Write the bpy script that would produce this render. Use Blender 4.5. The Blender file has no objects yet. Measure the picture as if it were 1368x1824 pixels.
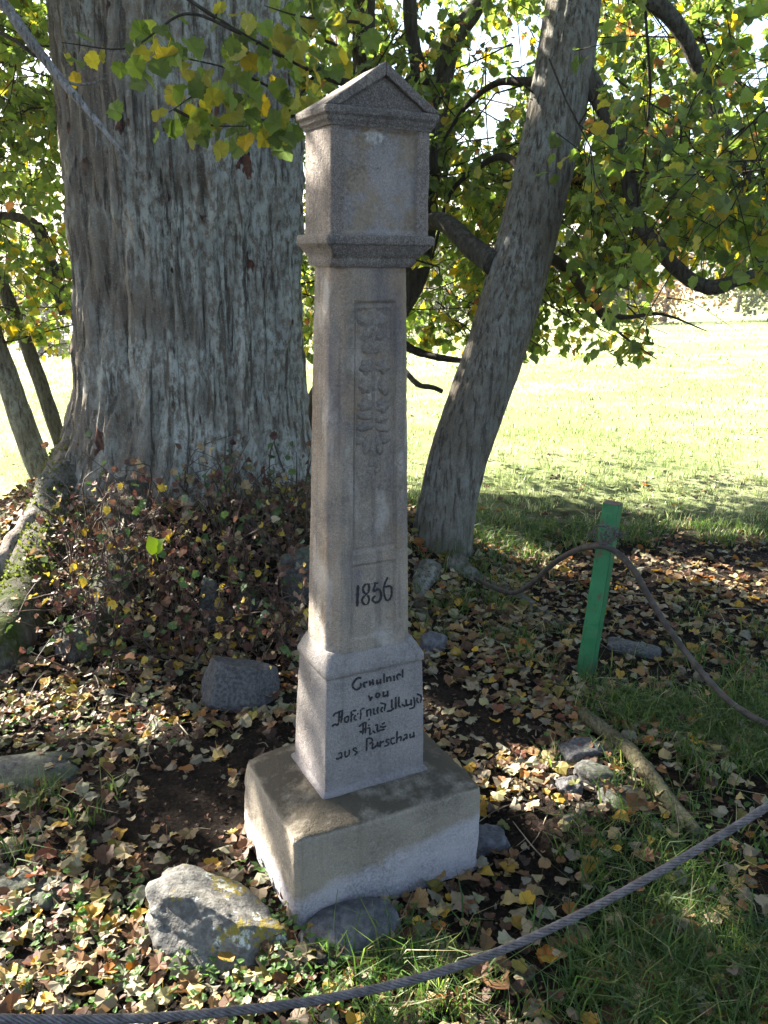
import bpy, math, random
import numpy as np
from mathutils import Vector, Matrix
random.seed(7); rng = np.random.default_rng(11)
sc = bpy.context.scene
COL = sc.collection

# ------------------------------------------------------------------ camera
PITCH, ROLL, F, H = 0.2907, -0.0148, 1540.0, 1.6
_c, _s, _cr, _sr = math.cos(PITCH), math.sin(PITCH), math.cos(ROLL), math.sin(ROLL)
FW = np.array([0, _c, -_s]); R0 = np.array([1., 0, 0]); U0 = np.array([0, _s, _c])
RT = _cr * R0 - _sr * U0; UP = _sr * R0 + _cr * U0
EYE = np.array([0, 0, H])
cam = bpy.data.cameras.new('camera'); cam.sensor_fit = 'VERTICAL'; cam.sensor_height = 24
cam.lens = 24 * F / 1824; cam.clip_start = .05; cam.clip_end = 3000
camo = bpy.data.objects.new('camera', cam); COL.objects.link(camo); sc.camera = camo
camo.matrix_world = Matrix(((RT[0], UP[0], -FW[0], 0), (RT[1], UP[1], -FW[1], 0), (RT[2], UP[2], -FW[2], H), (0, 0, 0, 1)))

# ------------------------------------------------------------------ light
ELEV = math.radians(33); AZ = math.radians(-55)          # azimuth from +Y towards +X
S = np.array([math.sin(AZ) * math.cos(ELEV), math.cos(AZ) * math.cos(ELEV), math.sin(ELEV)])
world = bpy.data.worlds.new('World'); sc.world = world; world.use_nodes = True
wn = world.node_tree; bg = wn.nodes['Background']
sky = wn.nodes.new('ShaderNodeTexSky'); sky.sky_type = 'NISHITA'; sky.sun_disc = False
sky.sun_elevation = ELEV; sky.sun_rotation = AZ; sky.air_density = 1.0; sky.dust_density = 2.0; sky.ozone_density = 1.0
wn.links.new(sky.outputs[0], bg.inputs[0]); bg.inputs[1].default_value = 0.05
sun = bpy.data.lights.new('sun', 'SUN'); sun.energy = 5.0; sun.angle = math.radians(.53); sun.color = (1, .93, .80)
suno = bpy.data.objects.new('sun', sun); COL.objects.link(suno); suno.location = (-8, 6, 9)
suno.rotation_euler = Vector(-S).to_track_quat('-Z', 'Y').to_euler()
vs = sc.view_settings; vs.view_transform = 'Standard'; vs.look = 'None'; vs.gamma = 1.0; vs.exposure = 3.2
sc.cycles.max_bounces = 8; sc.cycles.transparent_max_bounces = 4

# ------------------------------------------------------------------ projection helpers (photo pixel -> place)
def ray(x, y): return FW + RT * ((x - 684) / F) - UP * ((y - 912) / F)
def U(x, y, Y):                                              # at world depth Y
    d = ray(x, y); return EYE + d * (Y / d[1])
def PIX(p):                                                  # Nx3 -> pixels, depth
    q = np.asarray(p) - EYE; d = q @ FW
    dd = np.where(d > .05, d, .05)
    return 684 + F * (q @ RT) / dd, 912 - F * (q @ UP) / dd, d

# ------------------------------------------------------------------ noise
_tab = rng.random(4096); _perm = rng.permutation(256)
def vnoise(p):
    p = np.asarray(p, float); i = np.floor(p).astype(int); f = p - i; f = f * f * (3 - 2 * f)
    def h(a, b, c): return _tab[(_perm[(_perm[(_perm[a & 255] + b) & 255] + c) & 255] * 16 + (a + 3 * b + 7 * c) % 16) & 4095]
    x, y, z = i[..., 0], i[..., 1], i[..., 2]; r = 0
    for dx in (0, 1):
        wx = f[..., 0] if dx else 1 - f[..., 0]
        for dy in (0, 1):
            wy = f[..., 1] if dy else 1 - f[..., 1]
            for dz in (0, 1):
                wz = f[..., 2] if dz else 1 - f[..., 2]
                r = r + wx * wy * wz * h(x + dx, y + dy, z + dz)
    return r * 2 - 1
def fbm(p, o=4):
    p = np.asarray(p, float); r = 0; a = 1.; t = 0
    for k in range(o):
        r = r + a * vnoise(p * 2 ** k + 17.3 * k); t += a; a *= .5
    return r / t
def P3(x, y, z=0.): x, y = np.broadcast_arrays(x, y); return np.stack([x, y, np.broadcast_to(z, x.shape)], -1)

# ------------------------------------------------------------------ mesh helpers
def mesh(name, V, T, col=None, smooth=True, mat=None):
    V = np.asarray(V, np.float32); T = np.asarray(T, np.int32); n = T.shape[1]
    me = bpy.data.meshes.new(name)
    me.vertices.add(len(V)); me.vertices.foreach_set('co', V.ravel())
    me.loops.add(T.size); me.loops.foreach_set('vertex_index', T.ravel())
    me.polygons.add(len(T)); me.polygons.foreach_set('loop_start', np.arange(0, T.size, n, dtype=np.int32))
    me.polygons.foreach_set('use_smooth', np.full(len(T), smooth))
    if col is not None:
        a = me.attributes.new('col', 'FLOAT_COLOR', 'POINT')
        c4 = np.ones((len(V), 4), np.float32); c4[:, :3] = col; a.data.foreach_set('color', c4.ravel())
    me.update(calc_edges=True); me.validate()
    if mat: me.materials.append(mat)
    return me
def tag(o, label=None, cat=None, group=None, kind=None):
    for k, v in (('label', label), ('category', cat), ('group', group), ('kind', kind)):
        if v: o[k] = v
    return o
def empty(name, loc, rz=0):
    o = bpy.data.objects.new(name, None); COL.objects.link(o); o.location = loc; o.rotation_euler = (0, 0, rz)
    o.empty_display_size = .1
    return o
def root_of(o):
    while o.parent: o = o.parent
    return o
def obj(name, me, parent=None, kind=None, local=False, at=None):
    """me in world coordinates (unless local); children of unrotated roots get shifted into the root's frame"""
    o = bpy.data.objects.new(name, me); COL.objects.link(o)
    if parent:
        o.parent = parent
        if not local: me.transform(Matrix.Translation(-root_of(parent).location))
    elif at is not None:
        me.transform(Matrix.Translation(-Vector(at))); o.location = at
    if kind: o['kind'] = kind
    return o
def crom(P, n):
    P = np.asarray(P, float)
    if len(P) == 2: t = np.linspace(0, 1, n)[:, None]; return P[0] * (1 - t) + P[1] * t
    Q = np.vstack([2 * P[0] - P[1], P, 2 * P[-1] - P[-2]]); out = []
    m = len(P) - 1; tt = np.linspace(0, m, n)
    for t in tt:
        i = min(int(t), m - 1); u = t - i; a, b, c, d = Q[i:i + 4]
        out.append(.5 * (2 * b + (c - a) * u + (2 * a - 5 * b + 4 * c - d) * u * u + (3 * b - a - 3 * c + d) * u ** 3))
    return np.array(out)
def frames(P):
    T = np.gradient(P, axis=0); T /= np.linalg.norm(T, axis=1)[:, None] + 1e-9
    ref = np.array([0, 0, 1.]) if abs(T[0, 2]) < .8 else np.array([1., 0, 0])
    N = []; n = ref
    for t in T:
        n = n - t * (n @ t); n = n / (np.linalg.norm(n) + 1e-9); N.append(n)
    N = np.array(N); return T, N, np.cross(T, N)
def tube(P, r, k=8, cap=True):
    P = np.asarray(P, float); r = np.broadcast_to(np.asarray(r, float), (len(P),))
    T, N, B = frames(P); a = np.arange(k) * 2 * np.pi / k
    V = P[:, None] + r[:, None, None] * (np.cos(a)[None, :, None] * N[:, None] + np.sin(a)[None, :, None] * B[:, None])
    V = V.reshape(-1, 3); m = len(P)
    i, j = np.meshgrid(np.arange(m - 1), np.arange(k), indexing='ij'); j2 = (j + 1) % k
    a_, b_, c_, d_ = i * k + j, i * k + j2, (i + 1) * k + j2, (i + 1) * k + j
    Tr = np.concatenate([np.stack([a_, b_, c_], -1).reshape(-1, 3), np.stack([a_, c_, d_], -1).reshape(-1, 3)])
    if cap:
        V = np.vstack([V, P[0], P[-1]]); jj = np.arange(k); n0 = m * k
        Tr = np.vstack([Tr, np.stack([np.full(k, n0), (jj + 1) % k, jj], -1), np.stack([np.full(k, n0 + 1), (m - 1) * k + jj, (m - 1) * k + (jj + 1) % k], -1)])
    return V, Tr
def joinVT(parts):
    Vs, Ts, n = [], [], 0
    for V, T in parts: Vs.append(V); Ts.append(np.asarray(T) + n); n += len(V)
    return np.vstack(Vs), np.vstack(Ts)

# ------------------------------------------------------------------ materials
def M(name):
    m = bpy.data.materials.new(name); m.use_nodes = True; nt = m.node_tree; nt.nodes.clear(); return m, nt
class NT:
    def __init__(s, name):
        s.m, s.t = M(name); s.out = s.n('ShaderNodeOutputMaterial')
    def n(s, typ, **kw):
        o = s.t.nodes.new(typ)
        for k, v in kw.items(): setattr(o, k, v)
        return o
    def l(s, a, b): s.t.links.new(a, b)
    def inp(s, node, key, v):
        if hasattr(v, 'links') or isinstance(v, bpy.types.NodeSocket): s.l(v, node.inputs[key])
        else:
            if isinstance(v, tuple) and len(v) == 3 and node.inputs[key].type == 'RGBA': v = (*v, 1)
            node.inputs[key].default_value = v
    def coord(s, scale=(1, 1, 1), kind='Object'):
        c = s.n('ShaderNodeTexCoord'); mp = s.n('ShaderNodeMapping'); s.l(c.outputs[kind], mp.inputs[0]); mp.inputs[3].default_value = scale
        return mp.outputs[0]
    def noise(s, co, scale, detail=4, rough=.55, dist=0.):
        o = s.n('ShaderNodeTexNoise'); s.l(co, o.inputs['Vector']); o.inputs['Scale'].default_value = scale
        o.inputs['Detail'].default_value = detail; o.inputs['Roughness'].default_value = rough; o.inputs['Distortion'].default_value = dist
        return o.outputs[0]
    def voro(s, co, scale, out='Distance', feature='F1'):
        o = s.n('ShaderNodeTexVoronoi', feature=feature); s.l(co, o.inputs['Vector']); o.inputs['Scale'].default_value = scale
        return o.outputs[out]
    def ramp(s, f, a, b, ca=(0, 0, 0), cb=(1, 1, 1)):
        r = s.n('ShaderNodeValToRGB'); s.l(f, r.inputs[0]); e = r.color_ramp.elements
        e[0].position = a; e[0].color = (*ca, 1); e[1].position = b; e[1].color = (*cb, 1); return r.outputs[0]
    def math(s, op, a, b=0., c=None):
        o = s.n('ShaderNodeMath', operation=op); s.inp(o, 0, a); s.inp(o, 1, b)
        if c is not None: s.inp(o, 2, c)
        return o.outputs[0]
    def mix(s, f, a, b, mode='MIX'):
        o = s.n('ShaderNodeMix', data_type='RGBA', blend_type=mode); s.inp(o, 0, f)
        s.inp(o, 6, a if not isinstance(a, tuple) else a); s.inp(o, 7, b); return o.outputs[2]
    def xyz(s, co):
        o = s.n('ShaderNodeSeparateXYZ'); s.l(co, o.inputs[0]); return o.outputs
    def bump(s, h, strength=.5, dist=.01, nrm=None):
        o = s.n('ShaderNodeBump'); s.l(h, o.inputs['Height']); o.inputs['Strength'].default_value = strength; o.inputs['Distance'].default_value = dist
        if nrm: s.l(nrm, o.inputs['Normal'])
        return o.outputs[0]
    def bsdf(s, col, rough=.9, nrm=None, spec=.3, metal=0.):
        o = s.n('ShaderNodeBsdfPrincipled'); s.inp(o, 'Base Color', col); s.inp(o, 'Roughness', rough)
        o.inputs['Specular IOR Level'].default_value = spec; o.inputs['Metallic'].default_value = metal
        if nrm: s.l(nrm, o.inputs['Normal'])
        return o.outputs[0]
    def done(s, sh): s.l(sh, s.out.inputs['Surface']); return s.m

def stone_mat(name, light, dark, stain, extra=None, grain=1., rough=.95):
    t = NT(name); co = t.coord()
    big = t.noise(co, 7, 5, .6); mid = t.noise(co, 28, 5, .65); fine = t.noise(co, 330, 2, .6); sp = t.voro(co, 240)
    c = t.mix(t.ramp(big, .35, .68), dark, light)
    c = t.mix(t.ramp(mid, .42, .72), c, t.mix(.5, c, stain))
    c = t.mix(t.ramp(fine, .36, .64), t.mix(.34 * grain, c, (.06, .052, .05)), t.mix(.22 * grain, c, (.45, .43, .41)))
    c = t.mix(t.ramp(sp, .05, .18, (1, 1, 1), (0, 0, 0)), c, t.mix(.5, c, (.10, .085, .08)))
    run = t.noise(t.coord((38, 38, 1.6)), 1., 4, .6); c = t.mix(t.math('MULTIPLY', t.ramp(run, .55, .70), .45), c, (.075, .065, .06))
    li = t.math('MULTIPLY', t.ramp(t.noise(co, 19, 4, .65), .62, .67), t.ramp(t.noise(co, 85, 3), .42, .55)); c = t.mix(t.math('MULTIPLY', li, .4), c, (.36, .35, .29))
    if extra: c = extra(t, co, c)
    pit = t.ramp(t.voro(co, 38), .04, .11)
    gr = t.noise(co, 130, 3, .7)
    c = t.mix(t.ramp(gr, .38, .62), t.mix(t.math('MULTIPLY', t.ramp(big, .40, .62, (1, 1, 1), (.2, .2, .2)), .42 * grain), c, (.05, .042, .04)), c)
    hgt = t.math('ADD', t.math('MULTIPLY', t.math('ADD', fine, t.math('MULTIPLY', gr, 1.6)), .8), t.math('ADD', t.math('MULTIPLY', mid, 1.2), t.math('MULTIPLY', pit, .8)))
    return t.done(t.bsdf(c, rough, t.bump(hgt, .75, .0035), .15))
GREY, DARK, TAN = (.285, .255, .235), (.175, .158, .152), (.27, .205, .145)
def ex_base(t, co, c):
    x, y, z = t.xyz(co); n = t.noise(co, 9, 4, .6)
    lvl = t.math('ADD', t.math('MULTIPLY', x, .17), t.math('MULTIPLY', t.math('ADD', n, t.math('MULTIPLY', t.noise(co, 45, 4, .7), .5)), .06))
    d = t.math('SUBTRACT', z, lvl)                                     # earth line left by former ground level
    fresh = t.ramp(d, .058, .082, (1, 1, 1), (0, 0, 0))
    c = t.mix(fresh, t.mix(.45, c, (.24, .20, .145)), t.mix(.62, c, (.40, .38, .42)))
    g = t.n('ShaderNodeNewGeometry'); nz = t.xyz(g.outputs['Normal'])[2]
    top = t.math('MULTIPLY', t.ramp(nz, .45, .85), t.ramp(t.noise(co, 14, 5, .65), .30, .52))
    return t.mix(t.math('MULTIPLY', top, .92), c, (.050, .042, .030))
def ex_shaft(t, co, c):
    st = t.noise(t.coord((9, 9, 1.6)), 1.4, 4, .6)
    c = t.mix(t.ramp(st, .52, .70), c, t.mix(.65, c, (.12, .11, .125)))
    w = t.noise(t.coord((5, 5, 2.2)), 1.7, 4, .6)
    c = t.mix(t.ramp(w, .53, .7), c, t.mix(.6, c, (.30, .21, .135)))
    drip = t.noise(t.coord((34, 34, 1.1)), 1., 3, .55); c = t.mix(t.ramp(drip, .56, .68), c, t.mix(.5, c, (.09, .08, .085)))
    pale = t.noise(t.coord((12, 12, 5)), 1., 4, .6); c = t.mix(t.ramp(pale, .56, .66), c, t.mix(.45, c, (.46, .43, .40)))
    x, y, z = t.xyz(co); up = t.ramp(t.math('ADD', z, t.math('MULTIPLY', w, .35)), 1.05, 1.75)
    return t.mix(up, c, t.mix(.55, c, (.13, .11, .112)))
def ex_head(t, co, c):
    x, y, z = t.xyz(co); n = t.noise(co, 14, 4, .6)
    inside = t.math('MULTIPLY', t.ramp(t.math('ABSOLUTE', t.math('SUBTRACT', x, .010)), .083, .092, (1, 1, 1), (0, 0, 0)), t.ramp(y, .0, .02, (1, 1, 1), (0, 0, 0)))
    och = t.ramp(t.math('ADD', z, t.math('MULTIPLY', n, .07)), 1.848, 1.880)
    c2 = t.mix(och, t.mix(.35, c, (.34, .325, .335)), t.mix(.7, c, (.28, .20, .105)))
    low = t.math('MULTIPLY', t.ramp(t.math('ADD', z, t.math('MULTIPLY', n, .10)), 1.70, 1.74, (1, 1, 1), (0, 0, 0)), t.ramp(t.noise(co, 11, 3), .48, .56))
    c2 = t.mix(t.math('MULTIPLY', low, .6), c2, (.24, .18, .11))
    dx = t.math('ABSOLUTE', t.math('SUBTRACT', x, t.math('ADD', .083, t.math('MULTIPLY', n, .006))))
    blue = t.math('MULTIPLY', t.ramp(dx, .0, .0045, (1, 1, 1), (0, 0, 0)), t.ramp(t.noise(co, 40, 3), .42, .55))
    blue = t.math('MULTIPLY', blue, t.ramp(z, 1.70, 1.72)); blue = t.math('MULTIPLY', blue, t.ramp(z, 1.775, 1.79, (1, 1, 1), (0, 0, 0)))
    c2 = t.mix(blue, c2, (.10, .12, .26))
    wx = t.math('ADD', t.math('POWER', t.math('ABSOLUTE', t.math('MULTIPLY', t.math('SUBTRACT', x, -.005), 30)), 2.), t.math('POWER', t.math('ABSOLUTE', t.math('MULTIPLY', t.math('SUBTRACT', z, 1.838), 75)), 2.))
    wx = t.math('ADD', wx, t.math('MULTIPLY', t.math('SUBTRACT', t.noise(co, 70, 4), .5), 4.5))
    c2 = t.mix(t.ramp(wx, .1, 1.1, (.8, .8, .8), (0, 0, 0)), c2, (.46, .45, .42))
    return t.mix(inside, c, c2)
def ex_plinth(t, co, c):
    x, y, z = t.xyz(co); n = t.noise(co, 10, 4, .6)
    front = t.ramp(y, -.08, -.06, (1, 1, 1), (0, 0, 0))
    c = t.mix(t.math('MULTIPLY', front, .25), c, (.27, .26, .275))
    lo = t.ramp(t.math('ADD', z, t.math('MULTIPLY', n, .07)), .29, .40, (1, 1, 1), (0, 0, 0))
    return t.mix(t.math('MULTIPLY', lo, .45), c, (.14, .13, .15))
m_base = stone_mat('stone_base', (.31, .28, .24), (.19, .17, .15), TAN, ex_base, 1.1)
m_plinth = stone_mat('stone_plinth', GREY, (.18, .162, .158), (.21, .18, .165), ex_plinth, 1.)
m_shaft = stone_mat('stone_shaft', (.315, .26, .205), (.18, .152, .132), TAN, ex_shaft, .9)
m_head = stone_mat('stone_head', (.25, .20, .165), (.145, .12, .108), (.19, .145, .115), ex_head, 1.2)
m_corn = stone_mat('stone_cornice', (.185, .15, .13), (.10, .085, .078), (.12, .092, .07), None, 1.3)
m_fleur = stone_mat('stone_relief', (.24, .205, .175), (.15, .13, .12), TAN, None, .9)
def paint_mat():
    t = NT('black_paint'); co = t.coord(); n = t.noise(co, 420, 3, .6)
    return t.done(t.bsdf(t.mix(t.ramp(n, .30, .40), (.12, .115, .12), (.016, .016, .021)), .6))
m_paint = paint_mat()
def rock_mat(name, a, b, lich=None, sc_=1., moss=0., gloss=.85):
    t = NT(name); co = t.coord(); n = t.noise(co, 6 * sc_, 5, .6); f = t.noise(co, 60 * sc_, 4, .65)
    c = t.mix(t.ramp(n, .35, .65), a, b); c = t.mix(t.ramp(f, .4, .66), t.mix(.35, c, (.05, .05, .05)), t.mix(.22, c, (.35, .35, .34)))
    if lich:
        l1 = t.math('MULTIPLY', t.ramp(t.noise(co, 11, 3, .5), .57, .60), t.ramp(t.noise(co, 55, 3, .6), .44, .52))
        c = t.mix(l1, c, lich)
        l2 = t.math('MULTIPLY', t.ramp(t.noise(t.coord((1.3, 1.3, 1.3)), 13, 3, .5), .60, .63), t.ramp(f, .45, .6)); c = t.mix(t.math('MULTIPLY', l2, .8), c, (.50, .53, .50))
        l3 = t.ramp(t.voro(co, 17), .10, .14, (1, 1, 1), (0, 0, 0)); l3 = t.math('MULTIPLY', l3, t.ramp(n, .56, .6)); c = t.mix(l3, c, (.03, .035, .02))
    if moss:
        g = t.n('ShaderNodeNewGeometry'); nz = t.xyz(g.outputs['Normal'])[2]
        c = t.mix(t.math('MULTIPLY', t.math('MULTIPLY', t.ramp(nz, .3, .8), t.ramp(n, .4, .55)), moss), c, (.06, .085, .02))
    return t.done(t.bsdf(c, gloss, t.bump(t.math('ADD', t.math('ADD', f, n), t.math('MULTIPLY', t.noise(co, 190, 3, .7), .6)), .7, .007), .2))
m_boulder = rock_mat('rock_lichen', (.062, .06, .058), (.115, .105, .09), (.17, .135, .028))
m_round = rock_mat('rock_blue_grey', (.034, .035, .048), (.055, .057, .074), None, .7, 0, .7)
m_slab = rock_mat('rock_slate', (.020, .0195, .024), (.046, .043, .049), None, 1.4, 0, .7)
m_rock = rock_mat('rock_mossy', (.020, .019, .018), (.042, .038, .035), None, 1., .35)

def bark_mat(name, a, b, lichen, amount, flake=0., vs_=1., moss=0.):
    t = NT(name); co = t.coord(); st = t.coord((1, 1, .16))
    n = t.noise(st, 16 * vs_, 5, .62, .3); f = t.noise(t.coord((1, 1, .35)), 70 * vs_, 4, .65); p = t.noise(co, 2.3, 4, .6); q = t.noise(t.coord((1, 1, .55)), 38, 5, .72)
    c = t.mix(t.ramp(n, .32, .68), a, b)
    crack = t.ramp(t.noise(t.coord((1, 1, .10)), 30 * vs_, 4, .6, .5), .36, .45)
    c = t.mix(crack, t.mix(.55, c, (.03, .026, .022)), c)
    xg = t.math('MULTIPLY', t.xyz(co)[0], .22 if flake else 0.); lm = t.math('MULTIPLY', t.ramp(t.math('ADD', p, xg), .40, .60), t.ramp(q, .42, .56)); lm = t.math('MULTIPLY', lm, crack)
    c = t.mix(t.math('MULTIPLY', lm, amount), c, lichen)
    fine = t.ramp(t.noise(co, 120, 3, .7), .56, .66); c = t.mix(t.math('MULTIPLY', fine, amount * .35), c, tuple(min(1, v * 1.25) for v in lichen))
    if flake:
        fl = t.math('MULTIPLY', t.ramp(t.noise(t.coord((1, 1, .5)), 10, 3, .6, .2), .655, .67), t.ramp(p, .40, .5)); c = t.mix(t.math('MULTIPLY', fl, flake), c, t.mix(t.ramp(q, .42, .55), (.03, .025, .028), (.12, .055, .035)))
    if moss:
        z = t.xyz(co)[2]; mm = t.math('MULTIPLY', t.ramp(z, .02, .30, (1, 1, 1), (0, 0, 0)), t.ramp(t.noise(co, 7, 4), .42, .58)); c = t.mix(t.math('MULTIPLY', mm, moss), c, (.028, .038, .009))
    hgt = t.math('ADD', t.math('MULTIPLY', n, 1.), t.math('ADD', t.math('MULTIPLY', f, .5), t.math('MULTIPLY', crack, .8)))
    return t.done(t.bsdf(c, .95, t.bump(hgt, .8, .012), .1))
m_bark = bark_mat('bark_old', (.098, .082, .066), (.195, .165, .135), (.34, .365, .345), .8, 1., 1., .7)
m_buttress = bark_mat('bark_buttress', (.035, .03, .024), (.085, .073, .06), (.15, .16, .15), .5, 0., 1.2, 1.)
m_bark2 = bark_mat('bark_leaning', (.088, .076, .061), (.145, .127, .104), (.25, .265, .26), .6, 0., 2.2, .5)
m_bark3 = bark_mat('bark_stem', (.035, .03, .025), (.075, .066, .055), (.15, .16, .14), .35, 0., 2.5)
m_twig = bark_mat('bark_twig', (.025, .02, .017), (.055, .045, .037), (.12, .12, .11), .2, 0., 4)
m_dead = bark_mat('bark_dead', (.10, .094, .09), (.22, .21, .205), (.36, .36, .37), .7, 0., 5)
m_log = bark_mat('bark_log', (.06, .05, .033), (.13, .112, .07), (.20, .21, .16), .4, 0., 4, .4)
m_root = bark_mat('bark_root', (.13, .105, .09), (.24, .20, .175), (.32, .30, .28), .4, 0., 3)

def leaf_mat(name, trans, use_obj=False, gloss=.5, tgain=1.6, under=.25):
    t = NT(name)
    if use_obj: col = t.n('ShaderNodeObjectInfo').outputs['Color']
    else: col = t.n('ShaderNodeAttribute', attribute_name='col').outputs['Color']
    co = t.coord(); n = t.noise(co, 45, 3, .6)
    col = t.mix(t.ramp(n, .56, .70), col, t.mix(.55, col, (.10, .055, .02)))
    g = t.n('ShaderNodeNewGeometry'); c2 = t.mix(t.math('MULTIPLY', g.outputs['Backfacing'], under), col, (.34, .34, .25))
    d = t.bsdf(c2, gloss, t.bump(t.noise(co, 160, 2), .3, .002), .3)
    tr = t.n('ShaderNodeBsdfTranslucent'); hs = t.n('ShaderNodeHueSaturation'); t.l(col, hs.inputs['Color']); hs.inputs['Saturation'].default_value = 1.12; hs.inputs['Value'].default_value = tgain
    t.l(hs.outputs[0], tr.inputs[0])
    mx = t.n('ShaderNodeMixShader'); mx.inputs[0].default_value = trans; t.l(d, mx.inputs[1]); t.l(tr.outputs[0], mx.inputs[2])
    return t.done(mx.outputs[0])
m_leaf = leaf_mat('crown_leaf', .56, False, .45, 2.5)
m_leaf_o = leaf_mat('crown_leaf_single', .56, True, .45, 2.5)
m_litter = leaf_mat('fallen_leaf', .22, False, .6, 1.3, .35)
m_litter_o = leaf_mat('fallen_leaf_single', .22, True, .6, 1.3, .35)
m_grass = leaf_mat('grass_blade', .42, False, .5, 1.9, 0.)
m_meadow = leaf_mat('meadow_blade', .5, False, .32, 1.5, 0.)
m_far = leaf_mat('far_leaf', .40, False, .6, 1.6, 0.)

def ground_mat():
    t = NT('ground_soil'); co = t.coord(); x, y, z = t.xyz(co)
    n = t.noise(co, 1.1, 5, .6); f = t.noise(co, 22, 5, .65); g = t.noise(co, 90, 3, .6)
    soil = t.mix(t.ramp(f, .35, .65), (.006, .0042, .0035), (.018, .0125, .009)); soil = t.mix(t.ramp(g, .45, .62), soil, (.03, .021, .015))
    far = t.noise(co, .35, 5, .6); gr = t.mix(t.ramp(f, .35, .65), (.13, .175, .065), (.25, .285, .13)); gr = t.mix(t.ramp(far, .45, .62), gr, (.33, .34, .20))
    edge = t.math('ADD', y, t.math('MULTIPLY', t.math('SUBTRACT', n, .5), 2.2)); left = t.ramp(x, -2.6, -1.7, (1.3, 1.3, 1.3), (0, 0, 0))
    mk = t.ramp(t.math('MULTIPLY', t.math('ADD', edge, left), .1), .50, .60)
    c = t.mix(mk, soil, gr)
    return t.done(t.bsdf(c, 1., t.bump(t.math('ADD', f, t.math('ADD', g, t.noise(co, 260, 3, .7))), 1., .022), .1))
m_ground = ground_mat()
def flat_mat(name, a, b, s_=40, rough=.6, bmp=.3, spec=.3, metal=0.):
    t = NT(name); co = t.coord(); n = t.noise(co, s_, 5, .6)
    return t.done(t.bsdf(t.mix(t.ramp(n, .38, .65), a, b), rough, t.bump(n, bmp, .002), spec, metal))
m_rope = flat_mat('wire_rope_steel', (.065, .057, .060), (.14, .128, .135), 70, .55, .4, .4, .25)
m_band = flat_mat('old_hose', (.035, .028, .024), (.07, .058, .05), 30, .8)
def post_mat():
    t = NT('green_paint'); co = t.coord(); n = t.noise(co, 9, 4, .6); f = t.noise(t.coord((1, 1, .2)), 90, 4, .65)
    c = t.mix(t.ramp(n, .35, .7), (.014, .115, .045), (.024, .155, .064)); c = t.mix(t.ramp(f, .6, .72), c, (.008, .055, .018))
    chip = t.math('MULTIPLY', t.ramp(t.noise(t.coord((1, 1, .5)), 34, 4, .7), .60, .625), .85); mud = t.math('MULTIPLY', t.ramp(t.math('ADD', t.xyz(co)[2], t.math('MULTIPLY', n, .2)), .12, .22, (1, 1, 1), (0, 0, 0)), t.ramp(f, .40, .55)); c = t.mix(t.math('MULTIPLY', mud, .6), c, (.03, .03, .016)); c = t.mix(chip, c, (.09, .06, .04))
    return t.done(t.bsdf(c, .45, t.bump(f, .35, .002), .4))
m_post = post_mat(); m_wood = flat_mat('post_end_grain', (.10, .07, .055), (.17, .12, .095), 60, .9)

# ------------------------------------------------------------------ terrain
TX, TY = -1.08, 4.62                                         # old tree
def hgt(x, y):
    x = np.asarray(x, float); y = np.asarray(y, float)
    dx, dy = (x - TX), (y - TY)
    r = np.sqrt((dx / 1.0) ** 2 + (dy / 1.02) ** 2)
    m = .47 / (1 + np.exp((r - 1.14) * 5.8))                                             # mound at the trunk's foot
    yy = np.maximum(y - 5.0, 0.); yy = yy * yy / (yy + 2.5)
    slope = .074 - .0013 * np.clip(x, -32, 32)
    d = -yy * slope; d = np.where(y > 75, np.minimum(d, -(70 * slope)) , d)
    d = d - .35 / (1 + np.exp((x + 2.6) * 3.)) * np.clip((y - 2.2) / 2, 0, 1)             # falls away left of the tree
    d = d + .05 * np.exp(-((x - .40) ** 2 + (y - 4.55) ** 2) / .25)
    n = fbm(P3(x * .9, y * .9, 3.1), 3) * .035 + fbm(P3(x * 5, y * 5, 1.7), 3) * .012
    pil = np.exp(-((x + .06) ** 2 + (y - 2.07) ** 2) / .2)
    far = np.clip(y / 40., 0, 1) * fbm(P3(x * .06, y * .06, 9.), 3) * .35
    return m + d + n * (1 - .6 * pil) + far - .02 * pil
def axis(lo, hi, step, outer, ratio=1.13):
    a = list(np.arange(lo, hi + 1e-6, step)); s_ = step
    while a[-1] < outer: s_ = min(s_ * ratio, 40); a.append(a[-1] + s_)
    s_ = step; b = [lo]
    while b[0] > -outer: s_ = min(s_ * ratio, 40); b.insert(0, b[0] - s_)
    return np.array(b[:-1] + a)
gx = axis(-3., 3.6, .035, 420); gy = axis(.7, 7., .035, 420)
XX, YY = np.meshgrid(gx, gy, indexing='ij'); ZZ = hgt(XX, YY)
fine = (np.abs(XX) < 4) & (YY > .5) & (YY < 8)
ZZ = ZZ + np.where(fine, (fbm(P3(XX * 22, YY * 22, 5.), 3) * .014 + np.abs(fbm(P3(XX * 40, YY * 40, 8.), 2)) * .012), 0)
V = np.stack([XX, YY, ZZ], -1).reshape(-1, 3); nx_, ny_ = XX.shape
i, j = np.meshgrid(np.arange(nx_ - 1), np.arange(ny_ - 1), indexing='ij'); a = (i * ny_ + j).ravel()
Q = np.stack([a, a + ny_, a + ny_ + 1, a + 1], -1)
ground = obj('ground', mesh('ground', V, Q, mat=m_ground), kind='structure')
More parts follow.
